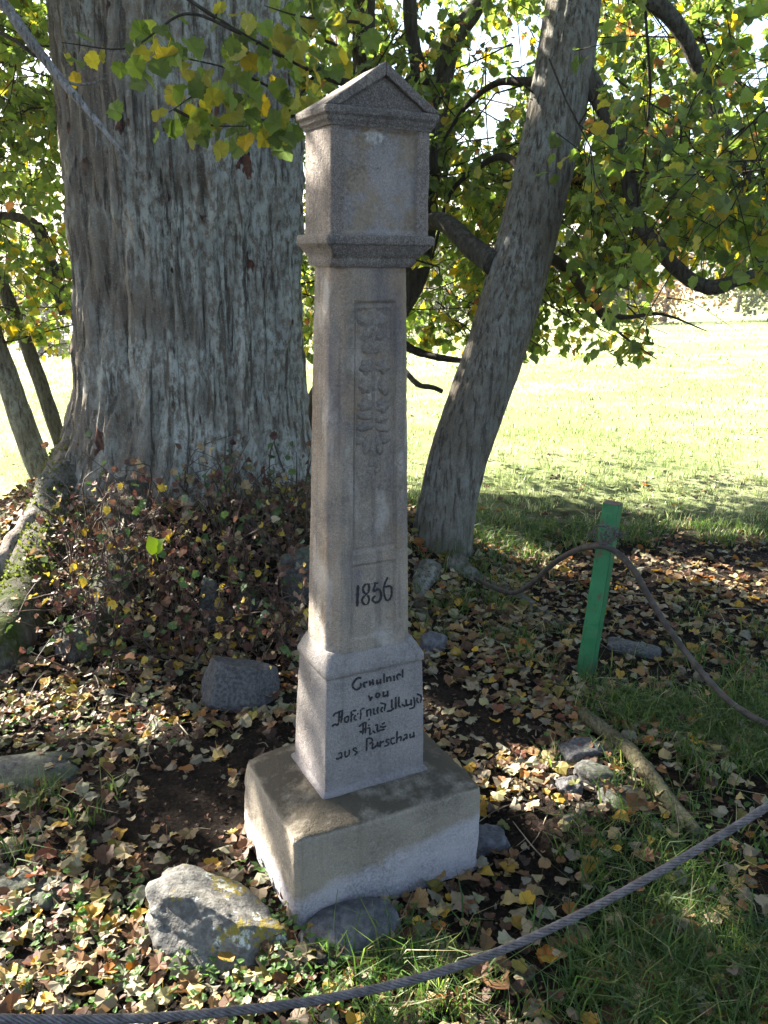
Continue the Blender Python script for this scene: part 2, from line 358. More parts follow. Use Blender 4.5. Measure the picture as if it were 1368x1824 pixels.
def G(x, y, dz=0.):                                          # photo pixel -> point on the terrain
    d = ray(x, y); t0, t1 = .5, .5
    ts = np.concatenate([np.linspace(1.2, 9, 110), np.linspace(9.1, 200, 90)]); p = EYE + d[None] * ts[:, None]
    k = np.argmax(p[:, 2] < hgt(p[:, 0], p[:, 1]) + dz)
    lo, hi = ts[max(k - 1, 0)], ts[k]
    for _ in range(20):
        m_ = (lo + hi) / 2; q = EYE + d * m_
        if q[2] < hgt(q[0], q[1]) + dz: hi = m_
        else: lo = m_
    return EYE + d * hi

# ------------------------------------------------------------------ wayside pillar
PX, PY, YAW = -.0614, 2.0714, .4772
pillar = empty('wayside_shrine', (PX, PY, 0), YAW)
tag(pillar, 'tall weathered stone wayside pillar with gabled head dated 1856', 'monument')
CY, SY = math.cos(YAW), math.sin(YAW)
def to_local(p):
    p = np.asarray(p) - np.array([PX, PY, 0]); return np.stack([p[..., 0] * CY + p[..., 1] * SY, -p[..., 0] * SY + p[..., 1] * CY, p[..., 2]], -1)
def loft(rows, nx, ny, front=None, amp=.0015, sm=1, chn=4, seed=0., worn=None):
    """rows: (z, hx, hy, chamfer, cx, cy). Closed stone body, front face at -y."""
    L = []
    for (z, hx, hy, c, cx, cy) in rows:
        c = max(c, 1e-5)
        cs = [(-hx + c, -hy), (hx - c, -hy), (hx, -hy + c), (hx, hy - c), (hx - c, hy), (-hx + c, hy), (-hx, hy - c), (-hx, -hy + c)]
        cnt = [nx, chn, ny, chn, nx, chn, ny, chn]; pts = []
        for k in range(8):
            p, q = np.array(cs[k]), np.array(cs[(k + 1) % 8]); u = np.arange(cnt[k])[:, None] / cnt[k]; pts.append(p + (q - p) * u)
        pts = np.vstack(pts)
        for _ in range(sm): pts = .5 * pts + .25 * (np.roll(pts, 1, 0) + np.roll(pts, -1, 0))
        L.append(np.concatenate([pts + [cx, cy], np.full((len(pts), 1), z)], 1))
    V = np.array(L); m, k = V.shape[:2]
    if front: V[:, :nx + 1, 1] += front(V[:, :nx + 1, 0], V[:, :nx + 1, 2])
    out = V[..., :2] / (np.linalg.norm(V[..., :2], axis=-1, keepdims=True) + 1e-6)
    d = fbm(V * 14 + seed, 4) * amp * 1.6 + fbm(V * 70 + seed, 3) * amp * .8
    V[..., :2] += out * d[..., None]; V[..., 2] += fbm(V * 18 + seed + 9, 3) * amp
    if worn: V = worn(V)
    V = V.reshape(-1, 3); i, j = np.meshgrid(np.arange(m - 1), np.arange(k), indexing='ij'); j2 = (j + 1) % k
    Q = np.stack([i * k + j, i * k + j2, (i + 1) * k + j2, (i + 1) * k + j], -1).reshape(-1, 4)
    return V, Q
def rows_z(keys, step):
    out = []
    for a, b in zip(keys[:-1], keys[1:]):
        n = max(1, int(max(abs(b[0] - a[0]), abs(b[1] - a[1])) / step))
        for u in np.arange(n) / n: out.append(tuple(np.array(a) * (1 - u) + np.array(b) * u))
    out.append(tuple(keys[-1])); return out
def close_top(keys):
    z, hx, hy, c, cx, cy = keys[-1]; return keys + [(z + .0002, hx * .5, hy * .5, c * .5, cx, cy), (z + .0003, .002, .002, 0, cx, cy)]
def worn_base(V):
    x, y, z = V[..., 0].copy(), V[..., 1].copy(), V[..., 2]
    # the back left corner is rounded off, the left side bulges and leans in
    k = np.clip((-x - .10) / .17, 0, 1) * np.clip((y + .02) / .22, 0, 1) * np.clip((z - .02) / .2, 0, 1)
    V[..., 2] -= .018 * k ** 2; V[..., 0] += .006 * k; V[..., 1] -= .008 * k
    e = np.clip((-x - .225) / .04, 0, 1) * np.clip((z - .19) / .05, 0, 1) * np.clip((y + .19) / .10, 0, 1); V[..., 2] -= .006 * e * (1 - k); V[..., 0] += .003 * e
    return V
kb = close_top([(-.16, .268, .218, .012, 0, 0), (.0, .2665, .2173, .012, 0, 0), (.20, .2675, .211, .010, .002, -.002), (.232, .2665, .2085, .010, .002, -.003), (.2385, .262, .204, .010, .002, -.003), (.242, .25, .195, .012, .002, -.003), (.262, .165, .122, .01, .002, 0)])
Vb, Qb = loft(rows_z(kb, .007), 76, 62, None, .0036, 1, 5, 3., worn_base)
base = obj('base_block', mesh('base_block', Vb, Qb, mat=m_base), pillar, local=True); base.rotation_euler.z = -.0147
kp = close_top([(.235, .153, .113, .004, .002, 0), (.266, .1545, .1145, .004, .002, 0), (.272, .150, .110, .003, .002, 0), (.276, .1455, .1055, .003, .002, 0), (.42, .1425, .100, .003, .003, -.001), (.577, .1365, .0925, .003, .004, -.002), (.583, .1350, .0915, .003, .004, -.002), (.586, .1365, .093, .003, .004, -.002), (.588, .1405, .0965, .003, .004, -.002), (.603, .1405, .0965, .004, .004, -.002), (.606, .139, .095, .004, .004, -.002), (.648, .1195, .082, .012, 0, 0)])
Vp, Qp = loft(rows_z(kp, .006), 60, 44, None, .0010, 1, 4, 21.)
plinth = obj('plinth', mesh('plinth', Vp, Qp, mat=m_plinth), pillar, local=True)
# shaft: chamfered, with two sunk panels on the front
Z0, Z1 = .646, 1.578
HX0, HX1, HYs0, HYs1, CH0, CH1 = .1185, .0965, .0855, .0690, .029, .0255
def sw(z): return (z - Z0) / (Z1 - Z0)
def hxs(z): return HX0 + (HX1 - HX0) * sw(z)
def hys(z): return HYs0 + (HYs1 - HYs0) * sw(z)
def sstep(x, a, b): t = np.clip((x - a) / (b - a), 0, 1); return t * t * (3 - 2 * t)
def rectmask(x, z, xa, xb, za, zb, e): return sstep(x, xa, xa + e) * sstep(-x, -xb, -xb + e) * sstep(z, za, za + e) * sstep(-z, -zb, -zb + e)
def shaft_front(x, z):
    w = hxs(z) / HX0; X = x / w
    up = rectmask(X, z, -.057, .064, .905, 1.492, .004); mid = rectmask(X, z, -.050, .057, .905, 1.480, .003)
    lo = rectmask(X, z, -.062, .062, .678, .868, .003)
    rough = fbm(P3(x * 30, z * 30, 4.), 3) * .0012
    band = .0018 * (sstep(z, .880, .883) - sstep(z, .897, .900)) * sstep(X, -.085, -.08)
    gro = rectmask(X, z, -.060, .067, .902, 1.495, .0015) - rectmask(X, z, -.0545, .0615, .9075, 1.4895, .0015)
    gro2 = rectmask(X, z, -.0645, .0645, .6755, .8705, .0015) - rectmask(X, z, -.0595, .0595, .6805, .8655, .0015)
    return .0050 * up + .0050 * mid + .0050 * lo + rough + band + .005 * np.clip(gro + .7 * gro2, 0, 1)
ks = [(Z0 - .004, HX0, HYs0, CH0, -.001, 0), (Z1, HX1, HYs1, CH1, -.001, 0)]
Vs_, Qs_ = loft(rows_z(ks, .0042), 96, 16, shaft_front, .0011, 1, 8, 40.)
shaft = obj('shaft', mesh('shaft', Vs_, Qs_, mat=m_shaft), pillar, local=True)
kc = close_top([(1.570, .1025, .0745, .018, 0, 0), (1.577, .1065, .0785, .015, .001, 0), (1.590, .1075, .0795, .012, .002, 0), (1.5925, .1095, .0815, .008, .003, -.001), (1.598, .113, .0835, .004, .005, -.002), (1.612, .126, .0885, .004, .007, -.003), (1.6135, .1285, .0895, .004, .007, -.003), (1.6165, .1285, .0895, .004, .007, -.003), (1.6175, .1335, .0915, .004, .008, -.004), (1.634, .1335, .0915, .006, .008, -.004), (1.638, .1305, .0885, .006, .008, -.004)])
Vc, Qc = loft(rows_z(kc, .004), 52, 36, None, .0012, 1, 4, 55.)
corn = obj('lower_cornice', mesh('lower_cornice', Vc, Qc, mat=m_corn), pillar, local=True)
def head_front(x, z):
    return .0075 * rectmask(x - .0105, z, -.0895, .0895, 1.644, 1.853, .003) + fbm(P3(x * 26, z * 26, 8.), 3) * .0016
kh = [(1.634, .1212, .0745, .004, .0104, -.005), (1.862, .1188, .0737, .004, .0107, -.0051)]
Vh, Qh = loft(rows_z(kh, .0035), 76, 40, head_front, .0012, 1, 4, 70.)
head = obj('shrine_head', mesh('shrine_head', Vh, Qh, mat=m_head), pillar, local=True)
kt = close_top([(1.856, .1225, .077, .004, .0108, -.005), (1.864, .1255, .079, .004, .011, -.005), (1.866, .130, .081, .004, .011, -.005), (1.876, .1315, .082, .004, .011, -.005), (1.8775, .1365, .085, .004, .011, -.005), (1.890, .1375, .086, .006, .011, -.005), (1.8935, .134, .083, .006, .011, -.005)])
Vt, Qt = loft(rows_z(kt, .0035), 52, 36, None, .0012, 1, 4, 81.)
obj('upper_cornice', mesh('upper_cornice', Vt, Qt, mat=m_corn), pillar, local=True)
import bmesh
def solid(verts, faces, cuts, amp, seed, bev=.004):
    bm = bmesh.new(); vs_ = [bm.verts.new(v) for v in verts]
    for f in faces: bm.faces.new([vs_[k] for k in f])
    bmesh.ops.bevel(bm, geom=bm.edges[:], offset=bev, segments=2, affect='EDGES', profile=.6)
    bmesh.ops.triangulate(bm, faces=bm.faces[:])
    for _ in range(cuts): bmesh.ops.subdivide_edges(bm, edges=[e for e in bm.edges if e.calc_length() > .012], cuts=1)
    bmesh.ops.triangulate(bm, faces=bm.faces[:]); bmesh.ops.recalc_face_normals(bm, faces=bm.faces[:])
    co = np.array([v.co[:] for v in bm.verts]); n = np.array([v.normal[:] for v in bm.verts])
    co = co + n * (fbm(co * 22 + seed, 4) * amp)[:, None]
    T = np.array([[v.index for v in f.verts] for f in bm.faces]); bm.free(); return co, T
ez, hx, yf, yb, cx, az = 1.8925, .1345, -.078, .078, .011, 1.982
gv = [(cx - hx, yf, ez), (cx + hx, yf, ez), (cx + hx, yb, ez), (cx - hx, yb, ez), (cx + .002, yf, az), (cx + .0, .012, az - .002)]
co, T = solid(gv, [(3, 2, 1, 0), (0, 1, 4), (1, 2, 5, 4), (2, 3, 5), (3, 0, 4, 5)], 4, .0022, 5.)
gable = obj('gable_roof', mesh('gable_roof', co, T, mat=m_corn), pillar, local=True)
for sgn in (-1, 1):                                          # raking mouldings along the gable front
    a0 = np.array([cx + sgn * (hx + .002), ez + .001]); a1 = np.array([cx + .002, az + .003]); dr = (a1 - a0) / np.linalg.norm(a1 - a0)
    nn = np.array([-dr[1], dr[0]]) * (1 if sgn < 0 else -1); th = .021; lo0 = a0 - nn * 0 + dr * .004; lo1 = a1 - nn * th * 1.0
    b0 = a0 + np.array([-sgn * th * 1.55, 0]); b1 = a1 + np.array([0, -th * 1.28])
    ins = [a0, a1, b1, b0]; y0, y1 = -.0895, -.074
    vv = [(p[0], y0, p[1]) for p in ins] + [(p[0], y1, p[1]) for p in ins]
    fc = [(0, 1, 2, 3), (7, 6, 5, 4), (0, 4, 5, 1), (1, 5, 6, 2), (2, 6, 7, 3), (3, 7, 4, 0)]
    co, T = solid(vv, fc, 3, .0018, 9. + sgn, .003)
    obj('raking_moulding', mesh('raking_moulding', co, T, mat=m_corn), gable, local=True)

# painted inscription, stroke by stroke
def face_hit(px, py, hyf, zlo, zhi, hya, hyb, cya, cyb, off):
    d = ray(px, py); o = to_local(EYE); dl = to_local(d + np.array([PX, PY, 0]))
    # plane y = -(hya + (hyb-hya)*(z-zlo)/(zhi-zlo)) + cy
    k = (hyb - hya) / (zhi - zlo); kc_ = (cyb - cya) / (zhi - zlo)
    A = dl[1] + (k - kc_) * dl[2]; B = -(hya) + cya - (k - kc_) * (o[2] - zlo) - o[1]
    t = B / A; p = o + dl * t; p[1] -= off; return p
def plinth_hit(px, py): return face_hit(px, py, None, .276, .577, .1055, .0925, 0, -.002, -.0004)
def shaft_hit(px, py, rec=.0050): return face_hit(px, py, None, Z0, Z1, HYs0, HYs1, 0, 0, -rec)
def letter(strokes, hit, part, region, wdef):
    ox, oy, s_ = region; parts = []
    for k, st in enumerate(strokes):
        w = wdef
        if isinstance(st, tuple): st, w = st
        P = np.array([hit(ox + x / s_, oy + y / s_) for x, y in st])
        P = crom(P, max(2, 5 * (len(P) - 1) + 1)) if len(P) > 1 else np.vstack([P[0], P[0] + [w / s_ * .0004, 0, w / s_ * .0004]])
        w_ = w / s_ * .00168                                  # pixel -> metres at the pillar
        d = np.gradient(P, axis=0); d /= np.linalg.norm(d, axis=1)[:, None] + 1e-9; n = np.stack([-d[:, 2], 0 * d[:, 0], d[:, 0]], 1)
        P[0] -= d[0] * w_ * .35; P[-1] += d[-1] * w_ * .35
        wv = w_ * (.5 + .10 * np.sin(np.arange(len(P)) * 1.7 + k)); wv[0] *= .7; wv[-1] *= .7
        off = np.array([0, -.0021 - .00015 * k, 0])
        A, B = P + n * wv[:, None] + off, P - n * wv[:, None] + off; m = len(P)
        Vv = np.vstack([A, B, A + [0, .0045, 0], B + [0, .0045, 0]]); ii = np.arange(m - 1)
        T = np.vstack([np.stack([ii, ii + 1, ii + 1 + m], 1), np.stack([ii, ii + 1 + m, ii + m], 1), np.stack([ii, ii + 2 * m, ii + 1 + 2 * m], 1), np.stack([ii, ii + 1 + 2 * m, ii + 1], 1), np.stack([ii + m, ii + 1 + m, ii + 1 + 3 * m], 1), np.stack([ii + m, ii + 1 + 3 * m, ii + 3 * m], 1)])
        parts.append((Vv, T))
    Vv, T = joinVT(parts)
    obj('painted_letter' if part is plinth else 'painted_digit', mesh('letter', Vv, T, smooth=False, mat=m_paint), part, local=True)
RA, RB, RC, RD, RE = (580, 1170, 15.2), (660, 1170, 13.68), (580, 1250, 15.2), (650, 1220, 12.44), (625, 1020, 16.09)
for reg, w, gl in (
    (RA, 42, [[(950, 570), (880, 565), (800, 630), (735, 740), (745, 830), (820, 885), (900, 860), (945, 800), (950, 720)]]),
    (RA, 46, [[(1045, 690), (1025, 760), (1060, 815)], [(1100, 690)]]),
    (RA, 40, [[(1190, 650), (1200, 760)], [(1215, 715), (1245, 690)], [(1285, 690), (1290, 745)]]),
    (RB, 34, [[(50, 545), (60, 665)], [(155, 560), (160, 660)]]), (RB, 34, [[(165, 655), (238, 600)], [(240, 540), (240, 650)]]),
    (RB, 36, [[(325, 410), (330, 620)]]), (RB, 36, [[(400, 490), (400, 600)], [(405, 515), (480, 490), (490, 580)]]),
    (RB, 38, [[(570, 460), (575, 570)]]), (RB, 34, [[(725, 445), (690, 415), (640, 470), (660, 545)]]), (RB, 34, [[(780, 310), (780, 490)]]),
    (RA, 42, [[(1165, 1045), (1210, 1170), (1250, 1085)]]),
    (RB, 32, [[(205, 885), (150, 890), (130, 950), (150, 985), (200, 970), (220, 920), (205, 885)]]), (RB, 36, [[(315, 850), (315, 960), (400, 925)], [(415, 830), (415, 955)]]),
    (RC, 42, [[(210, 380), (240, 330), (320, 285), (460, 225)], [(365, 300), (360, 430), (355, 545)], [(445, 235), (438, 400), (415, 545)], [(370, 410), (440, 400)], [(345, 580), (310, 625), (250, 605), (175, 650)]]),
    (RC, 40, [[(520, 420), (510, 510), (550, 550), (600, 520), (612, 390), (540, 410)]]),
    (RC, 42, [[(690, 270), (690, 400), (685, 530)], [(690, 350), (740, 340)], [(740, 238), (810, 228)]]),
    (RC, 44, [[(795, 360), (770, 430), (785, 475), (825, 480)], [(860, 320)]]), (RC, 36, [[(940, 215), (950, 330), (932, 465)], [(980, 190), (1040, 165)]]),
    (RC, 38, [[(1115, 215), (1120, 390)], [(1120, 235), (1210, 205), (1215, 365)]]), (RC, 40, [[(1300, 185), (1300, 320), (1340, 325)]]),
    (RD, 36, [[(285, 495), (270, 560), (285, 625)]]), (RD, 34, [[(345, 398), (450, 425), (440, 480), (430, 560)], [(385, 490), (350, 560), (385, 590)]]),
    (RD, 36, [[(592, 325), (592, 500)], [(630, 520), (570, 565), (490, 580)], [(680, 270), (680, 515)], [(752, 268), (745, 440), (780, 485)]]),
    (RD, 36, [[(820, 430), (880, 470)], [(905, 325), (918, 455)]]), (RD, 36, [[(925, 455), (1015, 415)], [(1018, 325), (1025, 440)]]),
    (RD, 34, [[(1080, 275), (1097, 390), (1080, 490), (990, 525)]]), (RD, 34, [[(1155, 195), (1230, 230), (1248, 300), (1225, 380)], [(1158, 285), (1148, 345), (1180, 390)]]),
    (RC, 44, [[(905, 660), (1010, 580), (1090, 555)], [(1012, 590), (1000, 860)], [(1085, 560), (1070, 830)], [(1005, 735), (1075, 725)], [(915, 800), (985, 805)], [(1162, 480)]]),
    (RC, 40, [[(1160, 640)], [(1130, 715), (1192, 712), (1185, 870), (1230, 850)]]),
    (RD, 38, [[(175, 1020), (215, 1050)], [(235, 885), (270, 890), (270, 1020), (325, 1005)]]), (RD, 34, [[(335, 920), (395, 930), (460, 912)], [(380, 862), (428, 832)], [(350, 997), (425, 980)]]),
    (RC, 36, [[(350, 1400), (420, 1380), (432, 1440), (432, 1520)], [(415, 1490), (320, 1550), (290, 1520)]]), (RC, 36, [[(530, 1335), (522, 1440), (555, 1490), (630, 1425)], [(638, 1305), (632, 1430)]]),
    (RC, 36, [[(830, 1270), (790, 1240), (740, 1285), (800, 1330), (852, 1360), (790, 1435)]]),
    (RC, 42, [[(1110, 1000), (1105, 1310)], [(1105, 1000), (1200, 978), (1265, 1030), (1250, 1090), (1190, 1130)]]),
    (RD, 36, [[(170, 1295), (172, 1405), (265, 1330)], [(275, 1265), (288, 1360)]]), (RD, 36, [[(340, 1245), (338, 1360)], [(342, 1285), (405, 1245)]]),
    (RD, 32, [[(532, 1205), (475, 1215), (470, 1255), (522, 1285), (500, 1330), (430, 1355)]]), (RD, 34, [[(642, 1170), (590, 1185), (572, 1245), (600, 1300), (655, 1285)]]),
    (RD, 36, [[(710, 1025), (700, 1270)], [(702, 1190), (795, 1140), (788, 1230)]]), (RD, 34, [[(870, 1108), (922, 1095), (925, 1190)], [(905, 1160), (850, 1222), (850, 1185)]]),
    (RD, 36, [[(995, 1085), (1002, 1165), (1075, 1125)], [(1075, 1042), (1085, 1145)]])):
    letter(gl, plinth_hit, plinth, reg, w)
for gl in ([([(222, 400), (210, 680), (205, 955)], 70)],
           [([(430, 350), (372, 440), (372, 540), (420, 600)], 54), ([(425, 345), (510, 338)], 24), ([(530, 350), (542, 460), (520, 575)], 56), ([(520, 575), (450, 640), (400, 700)], 26), ([(400, 690), (340, 780), (350, 860), (400, 920)], 52), ([(510, 668), (540, 780), (512, 890)], 46), ([(395, 920), (450, 930), (510, 890)], 22), ([(420, 600), (470, 640), (515, 680)], 22)],
           [([(700, 312), (785, 318)], 44), ([(722, 320), (700, 420), (655, 535)], 46), ([(690, 550), (810, 488), (880, 580), (890, 680), (840, 820), (740, 870), (660, 835), (640, 770), (705, 688)], 52)],
           [([(1070, 160), (1000, 320), (966, 480), (980, 650), (1042, 805), (1110, 800), (1178, 700), (1190, 560), (1160, 405), (990, 430)], 42)]):
    letter(gl, lambda a, b: shaft_hit(a, b), shaft, RE, 40)

# worn floral relief in the upper panel
def relief(name, px, py, rw, rh, lobes, lob, rot=0., ht=.0062, veins=0.):
    c = shaft_hit(px, py, .008); rw, rh = rw * .00150, rh * .00138
    n = 30; u, v = np.meshgrid(np.linspace(-1.25, 1.25, n), np.linspace(-1.25, 1.25, n), indexing='ij')
    r = np.hypot(u, v); th = np.arctan2(v, u) + rot; R = 1 + lob * np.cos(lobes * th)
    h = np.sqrt(np.clip(1 - (r / R) ** 2, 0, 1)) * ht * (1 - veins * np.abs(np.sin(lobes * th * .5)) ** 6 * np.clip(r * 2, 0, 1))
    h = h * (1 + .18 * fbm(P3(u * 3 + px, v * 3, 2.), 3)); ok = r < R
    X, Z = c[0] + u * rw, c[2] + v * rh; y = -(hys(Z)) + .0095 - h + .0004
    Vv = np.stack([X, y, Z], -1).reshape(-1, 3); i, j = np.meshgrid(np.arange(n - 1), np.arange(n - 1), indexing='ij')
    k = (ok[:-1, :-1] | ok[1:, 1:] | ok[1:, :-1] | ok[:-1, 1:]); a = (i * n + j)[k]
    Qq = np.stack([a, a + n, a + n + 1, a + 1], -1); used = np.unique(Qq); mp = np.zeros(n * n, int); mp[used] = np.arange(len(used))
    obj(name, mesh(name, Vv[used], mp[Qq], mat=m_fleur), shaft, local=True)
for a in (('carved_flower', 667, 578, 21, 24, 5, .30, -.3, .0062, .5), ('carved_bud', 664, 618, 15, 14, 3, .14, .52, .0055, .5), ('carved_stem', 668, 602, 4, 12, 2, .0), ('carved_stem', 668, 690, 3.5, 62, 2, 0., 0., .003), ('carved_flower', 655, 655, 11, 12, 5, .15, .4), ('carved_flower', 685, 654, 11, 12, 5, .15, .2), ('carved_flower', 655, 688, 12, 14, 6, .14, .0), ('carved_leaf', 686, 690, 9, 15, 2, .25, .6), ('carved_flower', 653, 722, 12, 11, 5, .16, .7), ('carved_flower', 684, 724, 11, 12, 5, .16, .1), ('carved_leaf', 653, 742, 11, 8, 2, .2, .4), ('carved_leaf', 684, 746, 10, 9, 2, .2, -.4), ('carved_leaf', 654, 761, 12, 9, 2, .22, -.3), ('carved_leaf', 685, 763, 11, 9, 2, .22, .3), ('carved_scroll', 643, 785, 9, 8, 3, .1), ('carved_scroll', 690, 783, 9, 8, 3, .1), ('carved_leaf', 656, 795, 6, 18, 2, .2, -.35), ('carved_leaf', 678, 795, 6, 18, 2, .2, .35), ('carved_leaf', 667, 800, 7, 15, 2, .15, 1.57), ('carved_bud', 668, 825, 9, 9, 3, .15, .5, .004), ('carved_bud', 662, 841, 5, 5, 2, .1, 0, .003), ('carved_bud', 675, 840, 5, 5, 2, .1, 0, .003), ('carved_stem', 668, 856, 3, 14, 2, 0., 0., .0025)):
    relief(*a)

# ------------------------------------------------------------------ trees: stems
def sheet(V, close=True):
    m, k = V.shape[:2]; i, j = np.meshgrid(np.arange(m - 1), np.arange(k if close else k - 1), indexing='ij'); j2 = (j + 1) % k
    return V.reshape(-1, 3), np.stack([i * k + j, i * k + j2, (i + 1) * k + j2, (i + 1) * k + j], -1).reshape(-1, 4)
old_tree = empty('old_tree', (TX, TY, .2)); tag(old_tree, 'huge old tree with furrowed lichen-grey trunk standing behind the stone shrine', 'tree')
edges = [(-330, 70, 555), (-150, 85, 545), (0, 103, 536), (150, 116, 533), (250, 124, 532), (400, 138, 531), (500, 145, 532), (600, 150, 534), (680, 150, 538), (750, 140, 545), (800, 126, 551), (850, 108, 557), (900, 92, 560), (960, 75, 565), (1080, 55, 575)]
tz, tcx, tr = [], [], []
for py, l, r in edges:
    a, b = U(l, py, TY), U(r, py, TY); tz.append((a[2] + b[2]) / 2); tcx.append((a[0] + b[0]) / 2); tr.append((b[0] - a[0]) / 2 * .985)
o_ = np.argsort(tz); tz, tcx, tr = np.array(tz)[o_], np.array(tcx)[o_], np.array(tr)[o_]
zz = np.concatenate([np.linspace(-.15, 3.0, 360), np.linspace(3.02, 5.2, 20)]); kth = 400; th = np.arange(kth) * 2 * np.pi / kth
R = np.interp(zz, tz, tr); CXs = np.interp(zz, tz, tcx); R = np.where(zz > 3, R[359] * (1 - .08 * (zz - 3)), R)
for _ in range(25): R[1:-1] = .5 * R[1:-1] + .25 * (R[2:] + R[:-2])
TH, ZT = np.meshgrid(th, zz)
dirs = np.stack([np.cos(TH), np.sin(TH), 0 * TH], -1)
lob = fbm(P3(np.cos(TH) * 1.5, np.sin(TH) * 1.5, ZT * .25 + 4), 3)
rr = R[:, None] * (1 + .05 * lob) + .22 * np.exp(-np.clip(ZT + .05, 0, 9) / .28) * np.clip(fbm(P3(np.cos(TH) * 2.2, np.sin(TH) * 2.2, 7.), 2) + .25, 0, 1)
warp = fbm(P3(np.cos(TH) * 3, np.sin(TH) * 3, ZT * 1.3), 3) * .25
q1 = P3(np.cos(TH + warp * .12) * 14, np.sin(TH + warp * .12) * 14, ZT * 1.3 + warp); rid = 1 - np.abs(vnoise(q1)) * 1.7; rid = np.where(rid < .2, rid - .25 * (.2 - rid), rid)
q2 = P3(np.cos(TH + warp * .1) * 36, np.sin(TH + warp * .1) * 36, ZT * 3.2); rid2 = 1 - np.abs(vnoise(q2)) * 1.6
plate = vnoise(P3(np.cos(TH) * 16, np.sin(TH) * 16, ZT * 6))
rr = rr + .032 * rid + .026 * rid2 + .009 * np.sign(plate) * np.minimum(np.abs(plate) * 3, 1) + .007 * fbm(P3(np.cos(TH) * 45, np.sin(TH) * 45, ZT * 22), 3) - .022
Vt = np.stack([CXs[:, None] + dirs[..., 0] * rr, TY + dirs[..., 1] * rr, ZT], -1)
obj('trunk', mesh('trunk', *sheet(Vt), mat=m_bark), old_tree)
def stem(parent, name, px, rad, mat, k=14, n=40, amp=.1, world=None, seed=0.):
    P = np.array([U(x, y, Y) for x, y, Y in px]) if world is None else np.array(world); P = crom(P, n); r = np.interp(np.linspace(0, 1, n), np.linspace(0, 1, len(rad)), rad)
    V, T = tube(P, r, k); c = np.repeat(P, k, 0); d = V[:n * k] - c
    V[:n * k] = c + d * (1 + amp * fbm(V[:n * k] * (.45 / max(rad)) + seed, 3) + amp * .6 * fbm(V[:n * k] * np.array([1, 1, .3]) * (2.2 / max(rad)) + seed, 2))[:, None]
    return obj(name, mesh(name, V, T, mat=mat), parent)
# mossy buttress roots of the old tree
stem(old_tree, 'root', [(150, 830, 4.35), (100, 930, 4.0), (55, 1040, 3.55), (5, 1150, 3.15), (-60, 1240, 2.95)], [.18, .15, .12, .10, .05], m_buttress, 40, 110, .22, seed=3)
stem(old_tree, 'root', [(250, 880, 4.1), (215, 980, 3.7), (190, 1080, 3.35), (150, 1170, 3.1)], [.15, .12, .09, .03], m_buttress, 24, 60, .2, seed=18)
limb = tag(obj('fallen_limb', mesh('fallen_limb', *tube(crom([U(100, 872, 4.05), U(75, 905, 3.95), U(40, 950, 3.8), U(5, 1000, 3.65), U(-60, 1070, 3.45)], 40), np.linspace(.042, .058, 40) * (1 + .12 * np.sin(np.arange(40) * .9)), 14), mat=m_root), at=U(5, 1000, 3.65)), 'bare pinkish brown limb lying along the left foot of the big trunk', 'limb')
# dead pale branch hanging in front of the big trunk, with a thin side shoot
db = stem(old_tree, 'dead_branch', [(-60, -80, 2.9), (5, 5, 2.85), (75, 100, 2.8), (150, 190, 2.75), (200, 250, 2.72), (245, 306, 2.7)], [.019, .0165, .0145, .010, .0065, .0015], m_dead, 10, 80, .32)
stem(db, 'side_shoot', [(110, 142, 2.78), (135, 150, 2.8), (165, 148, 2.85), (190, 138, 2.9)], [.005, .004, .003, .0012], m_dead, 6, 16, .2)
stem(db, 'side_shoot', [(165, 206, 2.74), (172, 235, 2.74), (170, 262, 2.74)], [.004, .003, .001], m_dead, 6, 12, .2)
stem(db, 'side_shoot', [(-40, 40, 3.0), (20, 68, 2.9), (60, 98, 2.84), (85, 112, 2.8)], [.006, .006, .005, .003], m_twig, 6, 20, .1)
lean = empty('leaning_tree', G(790, 1010)); tag(lean, 'slender grey tree leaning right beside the shrine, moss at its foot', 'tree')
lp = [(775, 1090, 4.4), (783, 1010, 4.4), (792, 930, 4.4), (815, 820, 4.42), (850, 715, 4.45), (890, 600, 4.5), (925, 480, 4.55), (955, 360, 4.6), (985, 230, 4.65), (1010, 90, 4.7), (1025, -40, 4.8), (1040, -240, 5.0), (1060, -500, 5.3)]
n = 220; P = crom([U(*p) for p in lp], n); r = np.interp(np.linspace(0, 1, n), [0, .05, .09, .13, .2, .5, .75, 1], [.30, .235, .185, .165, .152, .148, .140, .11])
k = 110; V, T = tube(P, r, k); c = np.repeat(P, k, 0); d = V[:n * k] - c; ang = np.tile(np.arange(k) * 2 * np.pi / k, n); s_ = np.repeat(np.linspace(0, 5.6, n), k)
q = P3(np.cos(ang) * 6, np.sin(ang) * 6, s_ * 1.6); V[:n * k] = c + d * (1 + .05 * fbm(q * .35, 3) + .05 * (1 - np.abs(vnoise(q)) * 1.6) + .035 * (1 - np.abs(vnoise(P3(np.cos(ang) * 15, np.sin(ang) * 15, s_ * 3.5)))) + .02 * fbm(P3(np.cos(ang) * 20, np.sin(ang) * 20, s_ * 16), 2) - .05)[:, None]
obj('trunk', mesh('trunk', V, T, mat=m_bark2), lean)
for pts, rad in (([(800, 1000, 4.35), (860, 1035, 4.05), (920, 1062, 3.85), (985, 1100, 3.6), (1030, 1150, 3.35)], [.08, .05, .045, .035, .012]), ([(760, 1010, 4.25), (745, 1060, 3.95), (760, 1110, 3.65), (790, 1150, 3.4)], [.08, .05, .035, .012])):
    W = []
    for x, y, Y in pts: g = G(x, y); W.append((g[0], g[1], hgt(g[0], g[1]) - .022))
    stem(lean, 'root', None, rad, m_bark2, 12, 40, .2, world=W, seed=5)
slim = empty('slender_tree', U(590, 820, 5.8)); tag(slim, 'dark thin forked tree half hidden behind the shrine shaft', 'tree')
